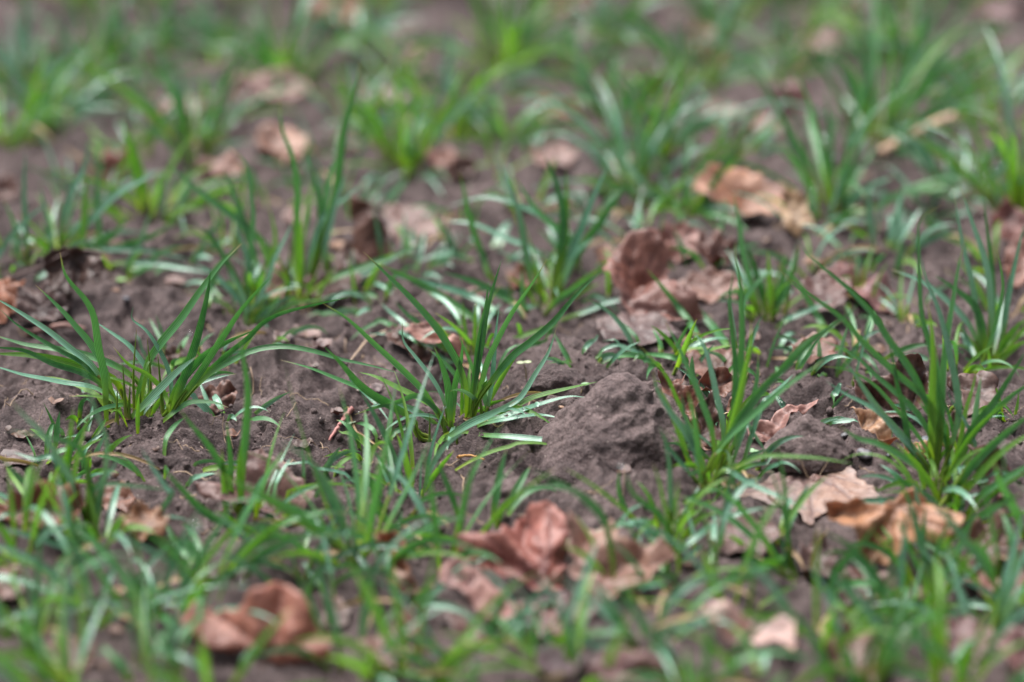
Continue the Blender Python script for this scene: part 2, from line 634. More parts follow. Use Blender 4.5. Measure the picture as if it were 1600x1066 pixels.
def grown(px, py, hpx, n, label, who, tint='g', lean=0.0, spread=1.0, seed=None, wide=1.0, flat=0.25, group='young grass tufts growing in the soil'):
    """a tuft grown by rule: hpx its height in photo px, lean sideways (-1..1), spread of the blades, share of flat blades"""
    rg = random.Random(seed if seed is not None else int(px * 31 + py * 7))
    B = hit(px, py)
    e = tuft_root(B, label, who, group)
    dry_blade(B, e, rg)
    k = pxm(B[1])
    for i in range(n):
        az = rg.uniform(0, 2 * math.pi)
        low = rg.random() < flat
        Lb = hpx * k * (rg.uniform(0.45, 1.2) if i > 2 else rg.uniform(1.05, 1.25))
        el = R(rg.uniform(20, 60)) if low else R(rg.uniform(90 - 34 * spread, 89))
        bend = R(rg.uniform(20, 85)) if low else R(rg.choice((rg.uniform(2, 30), rg.uniform(20, 110) * min(spread, 1.1))))
        if abs(lean) > 0 and rg.random() < abs(lean) and not low:
            az = rg.gauss(0 if lean > 0 else math.pi, 0.6)
            el = min(el, R(rg.uniform(50, 72)))
        r = rg.uniform(0, 0.015)
        bx, by = B[0] + r * math.cos(az), B[1] + r * math.sin(az) * 1.3
        S = grown_spine((bx, by, float(H(bx, by)) - 0.003), az, el, Lb, bend, rg)
        W = rg.uniform(0.0024, 0.0044) * wide
        tn = tint if rg.random() < 0.62 else rg.choice('gytt')
        blade_mesh(S, W, R(rg.uniform(-25, 60)), R(rg.uniform(-70, 70)), rg.uniform(0.25, 0.6), BL[tn], e)
        SPINES.append((S, e))
        if not low and rg.random() < 0.55:
            stem_mesh(S[:rg.randint(4, 6)], rg.uniform(0.0010, 0.0015), 0.0008, e)
    return e


# ---------------------------------------------------------------- fallen leaves
TOOTH = 0.0016


def fallen_leaf(poly, color, label, tilt=14, yaw=0, crumple=0.004, curl=0.004, step=0.0022, hub=None, tips=None, lift=0.001, seed=0, fall=0.0,
                group='brown leaves fallen on the soil', name='fallen_leaf', jag=0.05, cup=None, stalk=None):
    """poly: outline over the photo (px). The leaf lies in a plane through its lowest point, tilted up to the back by tilt degrees."""
    rg = random.Random(seed + int(poly[0][0]))
    low = max(poly, key=lambda p: p[1])
    A = hit(*low) + np.array([0, 0, lift])
    n0 = np.array([0, -math.sin(R(tilt)), math.cos(R(tilt))])
    cy, sy = math.cos(R(yaw)), math.sin(R(yaw))
    nrm = np.array([n0[0] * cy - n0[1] * sy, n0[0] * sy + n0[1] * cy, n0[2]])
    eu = np.array([1.0, 0, 0]) - nrm * nrm[0]
    eu /= np.linalg.norm(eu)
    ev = np.cross(nrm, eu)

    def plane(px, py):
        d = ray(px, py)
        t = np.dot(A - CAM, nrm) / np.dot(d, nrm)
        q = CAM + d * t - A
        return (float(np.dot(q, eu)), float(np.dot(q, ev)))
    pl = [plane(*p) for p in poly]
    # a natural, slightly ragged outline
    out = []
    for (a, b) in zip(pl, pl[1:] + pl[:1]):
        L = math.dist(a, b)
        m = max(1, int(L / step))
        px_, py_ = -(b[1] - a[1]) / (L + 1e-9), (b[0] - a[0]) / (L + 1e-9)
        ph = rg.uniform(0, 99)
        for k in range(m):
            t = k / m
            w_ = math.sin(math.pi * t)
            dd = jag * L * w_ * float(perlin(ph + t * 2.3, ph)) * 2 + jag * 0.25 * L * w_ * float(perlin(ph + t * 9, 5))
            dd += TOOTH * min(1.0, L / 0.02) * w_ * (abs(((ph + t * L / 0.011) % 1.0) * 2 - 1) - 0.5) * 2
            out.append((a[0] + (b[0] - a[0]) * t + px_ * dd, a[1] + (b[1] - a[1]) * t + py_ * dd))
    O = np.array(out)
    mn, mx = O.min(0), O.max(0)
    xs, ys = np.arange(mn[0], mx[0], step), np.arange(mn[1], mx[1], step * 0.87)
    pts = [(x + (step / 2 if j % 2 else 0) + rg.uniform(-.2, .2) * step, y + rg.uniform(-.2, .2) * step) for j, y in enumerate(ys) for x in xs]
    P = np.array(pts)
    dmin = np.min(np.hypot(P[:, None, 0] - O[None, :, 0], P[:, None, 1] - O[None, :, 1]), axis=1) if len(P) * len(O) < 4e6 else np.full(len(P), 1.0)
    P = P[dmin > step * 0.55]
    allv = [Vector(p) for p in np.vstack([O, P])]
    nO = len(O)
    r = delaunay_2d_cdt(allv, [(i, (i + 1) % nO) for i in range(nO)], [], 1, 1e-6)
    V2 = np.array([tuple(v) for v in r[0]])
    F = [f for f in r[2] if len(f) == 3]
    if not F:
        return None
    d = np.min(np.hypot(V2[:, None, 0] - O[None, :, 0], V2[:, None, 1] - O[None, :, 1]), axis=1)
    size = float(max(mx - mn))
    dn = np.clip(d / (0.22 * size), 0, 1)
    ph = rg.uniform(0, 60)
    fx, fy = V2[:, 0] / size, V2[:, 1] / size
    cr = crumple
    wv = cr * (0.75 * perlin(fx * 2.0 + ph, fy * 2.0) + 0.28 * (0.4 - np.abs(perlin(fx * 4.2 + ph, fy * 4.2 + ph)) * 1.5) + 0.05 * perlin(fx * 13 + ph, fy * 13))
    wv = wv + min(cr * 0.16, 0.0011) * (0.35 - np.abs(perlin(fx * 9 + ph, fy * 9 + 3)) * 1.8) + min(cr * 0.09, 0.0006) * (0.3 - np.abs(perlin(fx * 19 + ph, fy * 19 + 8)) * 1.8)
    wv = wv + curl * (1 - dn) ** 2 * (0.6 + perlin(fx * 3 + 7 + ph, fy * 3) * 0.9)
    if cup:                                        # rolled about an axis in the leaf: (angle, radius)
        ca, ra = cup
        q = (V2[:, 0] - V2[:, 0].mean()) * math.cos(R(ca)) + (V2[:, 1] - V2[:, 1].mean()) * math.sin(R(ca))
        wv = wv + q * q / (2 * ra)
    hub0 = np.array(plane(*hub)) if hub else V2[np.argmax(d)]
    rel = V2 - hub0
    rr_ = np.hypot(rel[:, 0], rel[:, 1]) / size
    tt_ = np.arctan2(rel[:, 1], rel[:, 0])
    kf = rg.choice([5, 6, 7])
    wv = wv + crumple * 0.75 * np.clip(rr_ * 2.2, 0, 1) * (np.abs(np.sin(tt_ * kf / 2 + ph + 0.7 * perlin(fx * 3 + ph, fy * 3))) * 1.6 - 0.8)
    # veins
    hb = np.array(plane(*hub)) if hub else V2[np.argmax(d)]
    if tips:
        tp = [np.array(plane(*t)) for t in tips]
    else:
        dist = np.hypot(*(np.array(pl) - hb).T)
        tp = [np.array(pl[i]) for i in np.argsort(-dist)[:5]]
    vein = np.zeros(len(V2))
    for t in tp:
        L = np.linalg.norm(t - hb)
        if L < 1e-4:
            continue
        e = (t - hb) / L
        q = V2 - hb
        s = q @ e
        c = np.abs(q @ np.array([-e[1], e[0]]) + 0.03 * L * np.sin(s / L * 5 + ph))
        inside = (s > 0) & (s < L)
        vein = np.maximum(vein, np.where(inside, np.exp(-(c / (0.0007 + 0.0006 * (1 - s / L))) ** 2), 0))
        side = np.where(inside & (c < 0.35 * L), np.clip(np.cos((s - c * 0.9) / L * 34 + ph) * 5 - 4, 0, 1) * (1 - c / (0.35 * L)), 0)
        vein = np.maximum(vein, 0.55 * side)
    wv = wv - 0.0013 * vein
    V = A + V2[:, :1] * eu + V2[:, 1:] * ev + wv[:, None] * nrm
    V[:, 2] -= fall * 0.0
    o = mesh_obj(name, V - A, F, M_LEAF, attrs={'vein': vein})
    o.location = A
    kb = rg.uniform(0.5, 1.05) if max(color) < 0.44 else 0.84
    o.color = (color[0] * 0.88 * kb, color[1] * rg.uniform(0.70, 0.84) * kb, color[2] * rg.uniform(0.66, 0.86) * kb, 1)
    tag(o, label, 'dead leaf', group)
    sm = o.modifiers.new('thickness', 'SOLIDIFY')
    sm.thickness = 0.0002
    press(V)
    if stalk:
        pts = [A + plane(*p)[0] * eu + plane(*p)[1] * ev + nrm * 0.002 for p in stalk]
        st = stem_mesh(resample(pts, 12) , 0.0012, 0.0007, None, M_WOOD, 'leaf_stalk')
        st.parent = o
        st.matrix_parent_inverse = Matrix.Translation(-o.location)
        st.color = (color[0] * 0.7, color[1] * 0.6, color[2] * 0.6, 1)
    return o


def lump(name, V0, F0, c, rad, seed, mat, rough=0.25, color=None):
    pass


def ico(sub):
    import bmesh
    bm = bmesh.new()
    bmesh.ops.create_icosphere(bm, subdivisions=sub, radius=1)
    V = np.array([v.co[:] for v in bm.verts])
    F = np.array([[v.index for v in f.verts] for f in bm.faces])
    bm.free()
    return V, F


def n3(V, f, ph):
    return (perlin(V[:, 0] * f + ph, V[:, 1] * f + V[:, 2] * f * 0.7) + perlin(V[:, 1] * f + ph, V[:, 2] * f - V[:, 0] * f * 0.6 + 13) + perlin(V[:, 2] * f + ph + 5, V[:, 0] * f + V[:, 1] * f * 0.5)) / 2.0


# ---------------------------------------------------------------- what lies where (photo pixels, thrown onto the soil)
def Q(ox, oy, s, k=3.0):
    return [(ox + float(a) / k, oy + float(b) / k) for a, b in (p.split(',') for p in s.split())]


def A(s): return Q(400, 355, s)
def B_(s): return Q(800, 355, s)
def E(s): return Q(1200, 355, s)
def G(s): return Q(0, 355, s)
def D(s): return Q(800, 710, s)
def Fq(s): return Q(1200, 710, s)
def Hq(s): return Q(400, 710, s)
def N(s): return Q(0, 0, s, 1.0)


# ---- fallen leaves
RUST, BRN, DARK, TAN, PALE, PINK, PURP, ORNG, RED = ((0.24, 0.095, 0.058), (0.21, 0.105, 0.078), (0.085, 0.045, 0.036), (0.42, 0.25, 0.155), (0.46, 0.36, 0.29),
                                                    (0.33, 0.20, 0.165), (0.17, 0.115, 0.125), (0.44, 0.20, 0.075), (0.20, 0.040, 0.028))
FINE = 0.0014
fallen_leaf(N('713,838 745,836 775,848 805,815 830,785 865,795 885,818 888,860 880,925 835,930 800,902 760,898 720,880'), (0.44, 0.205, 0.17), 'reddish brown leaf with raised lobes in front of the bare soil patch', 36, 8, 0.009, 0.003, 0.0018, hub=(845, 915))
fallen_leaf(D('265,310 330,320 480,340 500,420 640,440 700,420 770,480 750,530 660,560 640,650 520,690 420,690 320,640 265,590 300,540 260,440'), (0.45, 0.27, 0.22), 'pinkish brown lobed leaf lying against the reddish leaf with raised lobes', 22, -6, 0.009, 0.006, 0.0018, hub=(905, 900))
fallen_leaf(Fq('-140,190 0,110 90,30 200,20 300,30 390,60 420,110 500,160 520,230 480,270 400,240 250,270 200,330 100,260 0,240'), (0.48, 0.40, 0.385), 'pale flat leaf with dark radiating veins pressed on the soil', 5, 0, 0.0025, 0.001, FINE, hub=(1257, 729), tips=[(1160, 772), (1200, 790), (1267, 818), (1335, 790), (1370, 770), (1330, 728)])
fallen_leaf(Fq('250,260 400,230 520,270 630,200 700,210 760,240 850,280 900,310 910,350 870,420 820,470 700,440 640,460 560,540 500,510 420,500 400,420 330,360'), (0.52, 0.29, 0.15), 'large tan orange curled leaf with ridged folds beside the pale veined leaf', 38, 0, 0.011, 0.006, 0.0016, hub=(1400, 795))
fallen_leaf(Fq('950,350 1100,310 1140,380 1180,480 1230,560 1150,590 1050,540 1050,570 1000,600 920,560 880,500 960,470 920,430'), (0.25, 0.135, 0.10), 'brown crumpled leaf next to the large tan orange curled leaf', 26, 10, 0.009, 0.006, 0.002)
fallen_leaf(N('283,965 330,957 375,948 392,922 430,908 468,925 488,950 498,985 518,992 512,1030 460,1040 420,1035 380,1015 340,1018 292,992'), (0.44, 0.17, 0.115), 'big rust red leaf humped up in the blurred grass', 58, 0, 0.007, -0.003, 0.0025, hub=(430, 1030))
fallen_leaf(Hq('850,570 950,545 1050,570 1100,620 1198,680 1250,720 1240,780 1110,800 1050,740 960,660 870,630'), (0.445, 0.27, 0.22), 'rosy brown leaf drooping below the reddish leaf with raised lobes', 24, -10, 0.006, 0.004, 0.002)
fallen_leaf(Hq('560,370 640,360 690,400 700,480 710,560 660,570 610,490 550,460'), (0.60, 0.36, 0.20), 'small peach coloured leaf scrap standing upright in the grass', 62, 15, 0.004, 0.003, 0.0018)
fallen_leaf(Hq('600,555 640,550 690,590 760,610 830,590 860,620 760,660 680,650 610,600'), (0.40, 0.24, 0.16), 'narrow rolled leaf strip lying under the small peach coloured scrap', 20, 0, 0.004, 0.004, 0.0018)
fallen_leaf(N('300,760 340,765 380,718 410,713 440,733 492,785 472,812 440,818 410,795 360,795 320,782'), (0.33, 0.185, 0.15), 'dull pink leaf half hidden by upright stems near the earth bank', 24, 12, 0.008, 0.005, 0.002)
fallen_leaf(N('-30,790 0,782 20,775 50,785 80,757 105,755 130,770 128,810 110,832 70,835 50,818 10,820 -20,818'), (0.34, 0.17, 0.10), 'brown leaf with a dark curled hollow wrapped round bright yellow stems', 34, -6, 0.011, 0.008, 0.002)
fallen_leaf(N('185,805 215,793 250,800 268,825 240,848 205,845'), (0.42, 0.22, 0.10), 'small tan leaf beyond the low clod at the edge of blurred grass', 26, 0, 0.006, 0.004, 0.002)
fallen_leaf(Q(0, 355, '215,150 250,105 350,108 480,125 500,200 480,270 400,262 345,320 340,390 260,400 230,320'), DARK, 'dark brown ribbed leaf standing on edge under a long stalk', 55, 0, 0.006, 0.006, FINE, hub=(118, 395), stalk=[(160, 398), (125, 393), (95, 402), (60, 420), (17, 436)])
fallen_leaf(G('-60,240 0,240 40,240 130,270 80,310 80,370 40,420 20,460 -60,450'), ORNG, 'light orange leaf lobe catching the light beside a purple brown leaf', 38, 0, 0.005, 0.004, FINE)
fallen_leaf(G('85,310 200,290 270,310 330,380 300,430 220,465 100,455 75,400'), (0.16, 0.095, 0.088), 'purple brown leaf tucked between the light orange lobe and the reddish stick', 24, 0, 0.005, 0.003, FINE)
fallen_leaf(A('690,475 740,450 830,440 900,500 980,570 1020,640 980,630 900,580 830,560 770,560'), (0.50, 0.33, 0.24), 'tan curled leaf with a pointed tip behind the tallest sharp tuft', 34, 0, 0.006, 0.004, FINE)
fallen_leaf(A('605,480 640,458 700,470 770,560 860,590 820,635 760,630 680,580 620,560'), (0.17, 0.075, 0.045), 'dark rust underside of a rolled leaf crossed by a thin straw', 30, 0, 0.005, 0.004, FINE)
fallen_leaf(N('550,303 572,315 600,350 612,395 592,414 560,412 545,392 556,352 545,330'), (0.30, 0.14, 0.09), 'rust coloured curled leaf standing like a tube in the middle distance', 62, 0, 0.003, 0.002, FINE + 0.0004, cup=(0, -0.018))
fallen_leaf(N('470,445 490,432 520,428 560,430 565,455 520,468 485,475'), (0.12, 0.05, 0.035), 'dark rust leaf flat at the foot of the tube shaped leaf', 22, 0, 0.006, 0.004, 0.002)
fallen_leaf(N('410,450 425,420 440,425 447,465 440,480 425,470'), (0.46, 0.31, 0.25), 'pale beige leaf among yellow stems in front of the tube shaped leaf', 24, 0, 0.005, 0.003, 0.002)
fallen_leaf(N('600,330 640,320 680,335 690,365 650,385 610,375'), (0.36, 0.23, 0.19), 'faded pink flat leaf on soil behind the tube shaped leaf', 10, 0, 0.004, 0.002, 0.0025)
fallen_leaf(B_('470,150 560,70 680,60 740,130 720,250 780,330 830,350 900,420 800,480 680,480 620,460 540,400 470,300 420,230'), (0.25, 0.125, 0.098), 'large crumpled brown leaf with deep dark folds behind the big soil clod', 26, 0, 0.011, 0.006, FINE + 0.0004, hub=(980, 480))
fallen_leaf(B_('700,0 780,-15 860,0 890,70 850,150 790,170 720,130 690,60'), (0.34, 0.235, 0.215), 'smooth mauve leaf standing behind the large crumpled brown leaf', 40, 0, 0.005, 0.003, 0.002)
fallen_leaf(B_('880,60 960,50 1040,90 1030,150 960,180 880,170 860,110'), (0.17, 0.085, 0.07), 'dark brown arched leaf beside the smooth mauve leaf', 24, 0, 0.010, 0.006, 0.002)
fallen_leaf(N('1078,298 1120,274 1165,272 1202,295 1228,332 1200,352 1160,336 1115,325'), (0.52, 0.33, 0.25), 'large pale pink leaf shining in the blurred distance', 22, 0, 0.009, 0.005, 0.0025)
fallen_leaf(N('1222,300 1255,308 1270,345 1245,372 1222,360'), (0.50, 0.36, 0.17), 'yellow tan leaf edge beside the large pale pink leaf', 42, 0, 0.005, 0.004, 0.0025)
fallen_leaf(E('200,300 280,235 350,205 450,230 560,290 640,370 500,400 340,340 240,350'), (0.33, 0.20, 0.17), 'soft pinkish brown leaf on soil behind the crossing blades', 16, 0, 0.008, 0.004, 0.002)
fallen_leaf(E('600,640 690,615 740,650 760,700 750,860 690,870 620,910 560,900 480,880 410,790 400,710 470,722 570,700'), (0.135, 0.068, 0.053), 'dark brown leaf standing behind upright blades with a rough underside', 52, 0, 0.008, 0.006, FINE, hub=(1420, 655))
fallen_leaf(E('380,862 410,880 460,890 520,895 570,950 600,1010 620,1050 540,1010 470,985 440,950'), (0.55, 0.36, 0.21), 'tan leaf with a crisp curled rim at the base of a sharp tuft', 26, 0, 0.006, 0.006, FINE)
fallen_leaf(E('620,1000 680,1010 740,1040 760,1080 700,1100 640,1060'), (0.55, 0.34, 0.18), 'small tan leaf point showing below the dark standing leaf', 24, 0, 0.004, 0.003, FINE)
fallen_leaf(E('835,710 890,695 960,708 1000,720 965,800 930,830 890,790 840,760'), (0.16, 0.075, 0.05), 'brown leaf with a straight torn rim behind the brightest short blade', 50, 0, 0.004, 0.003, FINE)
fallen_leaf(E('860,880 890,890 930,960 900,1010 850,960'), (0.25, 0.16, 0.14), 'mauve brown leaf sliver beside the thin root in the shade', 40, 0, 0.004, 0.003, FINE)
fallen_leaf(Fq('930,-60 965,-20 1040,-10 1090,20 1135,70 1130,110 1085,150 1125,270 1060,250 1030,150 975,80'), RED, 'twisted dark red leaf strip crossed by leaning blades', 48, 0, 0.008, 0.008, FINE, hub=(1545, 790))
fallen_leaf(N('1026,592 1050,600 1072,583 1064,604 1086,608 1096,636 1102,656 1124,690 1106,702 1090,692 1075,654 1052,634 1034,625'), (0.30, 0.15, 0.095), 'curled brown leaf wedged beside the big soil clod', 44, 0, 0.007, 0.007, FINE)
fallen_leaf(N('1085,640 1112,612 1122,655 1130,690 1112,705 1098,690'), (0.15, 0.05, 0.03), 'dark red brown fold of leaf between the wedged leaf and an upright blade', 50, 0, 0.004, 0.005, FINE)
fallen_leaf(N('1090,604 1116,580 1136,585 1152,592 1148,612 1130,630 1112,622 1096,618'), (0.31, 0.19, 0.145), 'smooth arched brown leaf behind the tuft of tall twin blades', 40, 0, 0.006, 0.008, FINE)
fallen_leaf(N('1134,640 1142,622 1150,640 1152,662 1160,680 1142,684'), (0.36, 0.22, 0.15), 'thin crinkled leaf shred among the roots of tall twin blades', 55, 0, 0.005, 0.004, FINE)
fallen_leaf(N('1163,668 1200,662 1220,648 1250,640 1277,637 1274,645 1246,652 1227,676 1220,690 1205,700 1190,690 1172,685'), (0.42, 0.27, 0.20), 'ruffled tan leaf with a frayed rim leaning on a small earth lump', 30, 0, 0.005, 0.006, FINE)
fallen_leaf(Fq('0,790 60,780 105,790 130,900 110,960 40,920 -50,930 -120,900 -200,870 -345,780 -300,755 -200,750 -100,772'), (0.80, 0.66, 0.56), 'whitish lobed leaf lying in the near blurred grass', 24, 0, 0.009, 0.005, 0.0025)
fallen_leaf(Fq('230,800 300,790 340,830 290,860 230,850'), (0.78, 0.62, 0.52), 'small whitish leaf scrap beside the whitish lobed leaf', 24, 0, 0.005, 0.003, 0.0025)
fallen_leaf(Fq('250,900 330,850 420,840 560,870 610,960 560,1060 400,1080 280,1010'), (0.33, 0.20, 0.15), 'dim brown leaf in the near blur between grass stems', 18, 0, 0.008, 0.004, 0.003)
fallen_leaf(Fq('1070,850 1198,820 1290,860 1290,1060 1190,1062 1100,1000'), (0.27, 0.15, 0.13), 'smooth reddish brown leaf in the near blur at the picture corner', 32, 0, 0.007, 0.003, 0.003)
fallen_leaf(D('350,1040 440,920 540,930 640,955 740,1020 720,1085 560,1090 400,1085'), (0.24, 0.085, 0.075), 'dark wine red leaf at the lower edge of the near blur', 34, 0, 0.008, 0.004, 0.003)
fallen_leaf(D('100,930 200,905 330,920 350,1000 280,1060 140,1050'), PURP, 'purplish grey leaf beside the dark wine red leaf', 16, 0, 0.006, 0.003, 0.003)
fallen_leaf(D('200,720 210,660 330,680 425,715 400,770 280,805'), (0.22, 0.15, 0.155), 'purplish leaf below the pinkish brown lobed leaf', 18, 0, 0.005, 0.003, 0.0025)
fallen_leaf(Fq('440,590 540,560 640,600 740,640 745,700 660,690 560,680 480,650'), (0.34, 0.25, 0.235), 'mauve grey leaf lying below the large tan orange curled leaf', 12, 0, 0.004, 0.003, 0.002)
fallen_leaf(Fq('120,510 160,440 230,405 320,480 310,560 250,600 150,560'), (0.23, 0.145, 0.14), 'dull mauve leaf in the hollow under the tan orange curled leaf', 18, 0, 0.006, 0.004, 0.002)
fallen_leaf(Fq('890,520 960,490 1060,545 1040,590 1000,605 930,580'), (0.36, 0.235, 0.21), 'small pink leaf tip poking from under the brown crumpled leaf', 14, 0, 0.003, 0.002, 0.002)
fallen_leaf(N('-20,905 10,890 38,900 40,930 10,945 -20,935'), (0.34, 0.19, 0.14), 'small brown leaf in the near blur at the border', 18, 0, 0.006, 0.003, 0.003)
fallen_leaf(N('272,965 280,945 310,940 335,955 320,985 285,985'), (0.42, 0.22, 0.2), 'pink leaf scrap touching the big rust red humped leaf', 30, 0, 0.004, 0.003, 0.0025)
fallen_leaf(N('620,960 650,955 660,985 640,1005 615,995'), (0.30, 0.15, 0.09), 'small reddish leaf scrap between blurred blades below the rosy leaf', 30, 0, 0.004, 0.003, 0.0025)
fallen_leaf(N('500,945 530,935 548,960 540,985 505,985'), (0.38, 0.28, 0.27), 'pale mauve leaf scrap beside the big rust red humped leaf', 18, 0, 0.004, 0.003, 0.0025)
# the blurred distance
for px, py, rx, ry, colr, tilt, lab in (
        (430, 140, 62, 26, (0.50, 0.35, 0.29), 26, 'pale pink leaf under a broad blurred tuft far back'),
        (385, 150, 22, 22, (0.46, 0.33, 0.28), 40, 'rounded beige leaf next to the pale pink leaf far back'),
        (868, 172, 42, 22, (0.40, 0.17, 0.10), 30, 'orange brown leaf arched over a dark gap far back'),
        (1025, 150, 36, 38, (0.36, 0.17, 0.14), 55, 'reddish leaf split by grass blades far back'),
        (648, 92, 26, 24, (0.48, 0.33, 0.27), 36, 'rounded peach leaf far back near yellow green grass'),
        (525, 18, 40, 24, (0.50, 0.29, 0.17), 34, 'light orange leaf at the far upper edge'),
        (180, 262, 32, 30, (0.36, 0.15, 0.085), 42, 'orange rust leaf standing behind slender blades'),
        (440, 226, 52, 26, (0.40, 0.26, 0.215), 20, 'pinkish leaf lying behind a forked tuft'),
        (345, 265, 40, 16, (0.38, 0.25, 0.21), 16, 'flat pinkish leaf beneath a bent dark blade'),
        (1100, 62, 28, 28, (0.58, 0.47, 0.33), 50, 'cream round leaf standing in the far grass'),
        (1120, 92, 16, 24, (0.50, 0.31, 0.20), 46, 'tan leaf propped against the cream round leaf'),
        (688, 250, 24, 18, (0.46, 0.30, 0.24), 30, 'peach leaf scrap under the yellow green tuft'),
        (718, 268, 30, 20, (0.24, 0.11, 0.08), 34, 'dark red brown leaf beside the peach scrap'),
        (1190, 205, 44, 14, (0.40, 0.27, 0.22), 16, 'long faded leaf on soil in the blurred distance'),
        (890, 6, 40, 20, (0.48, 0.31, 0.22), 36, 'tan leaf cut by the far upper edge'),
        (1283, 72, 34, 24, (0.42, 0.29, 0.27), 20, 'mauve leaf lying in the far blur'),
        (1575, 350, 30, 32, (0.26, 0.09, 0.06), 42, 'red brown leaf at the foot of the tall border tuft'),
        (1590, 415, 30, 38, (0.34, 0.18, 0.155), 40, 'rosy leaf standing behind thin blades at the border'),
        (640, 200, 22, 14, (0.44, 0.36, 0.34), 20, 'grey pink leaf scrap in the blurred distance'),
        (985, 262, 30, 16, (0.40, 0.28, 0.25), 18, 'mauve leaf scrap behind dark blades'),
        (1232, 158, 30, 18, (0.30, 0.15, 0.12), 26, 'dim red brown leaf between two far tufts'),
        (5, 300, 26, 18, (0.22, 0.09, 0.06), 30, 'dark rust leaf at the border behind slender blades'),
        (490, 10, 20, 14, (0.30, 0.18, 0.13), 26, 'small brown leaf at the far upper edge'),
        (1350, 8, 40, 14, (0.32, 0.2, 0.18), 20, 'dim mauve brown leaf at the far upper edge'),
        (1560, 22, 40, 18, (0.36, 0.26, 0.25), 14, 'faded mauve leaf in the far corner'),
        (480, 520, 24, 10, (0.48, 0.36, 0.31), 12, 'pale pink leaf scrap on the sharp soil bank'),
        (505, 536, 18, 8, (0.30, 0.25, 0.27), 10, 'bluish grey leaf flake beside the pale pink scrap'),
        (440, 528, 16, 9, (0.36, 0.27, 0.25), 12, 'mauve flake under the arching blade')):
    rr = random.Random(int(px))
    m = 11
    poly = [(px + rx * math.cos(2 * math.pi * i / m) * rr.uniform(.72, 1.12), py - ry * math.sin(2 * math.pi * i / m) * rr.uniform(.72, 1.12)) for i in range(m)]
    fallen_leaf(poly, colr, lab, tilt, rr.uniform(-8, 8), 0.006 if ry > 12 else 0.002, 0.005 if ry > 12 else 0.001, 0.003 if ry > 12 else 0.0014)
fallen_leaf(G('0,1060 40,1040 120,1050 200,1080 120,1130 20,1120'), PURP, 'dusky purple leaf pressed on soil under flat blades', 6, 0, 0.002, 0.001, 0.002)
fallen_leaf(G('920,830 960,760 1060,730 1110,760 1110,830 1060,850 1000,880'), (0.17, 0.10, 0.088), 'dark folded leaf behind the wide leaning blade', 40, 0, 0.006, 0.004, FINE)
fallen_leaf(G('770,610 790,570 850,560 860,590 830,640 790,650'), (0.15, 0.085, 0.065), 'small dark leaf nub beneath crossing blades', 34, 0, 0.004, 0.003, FINE)

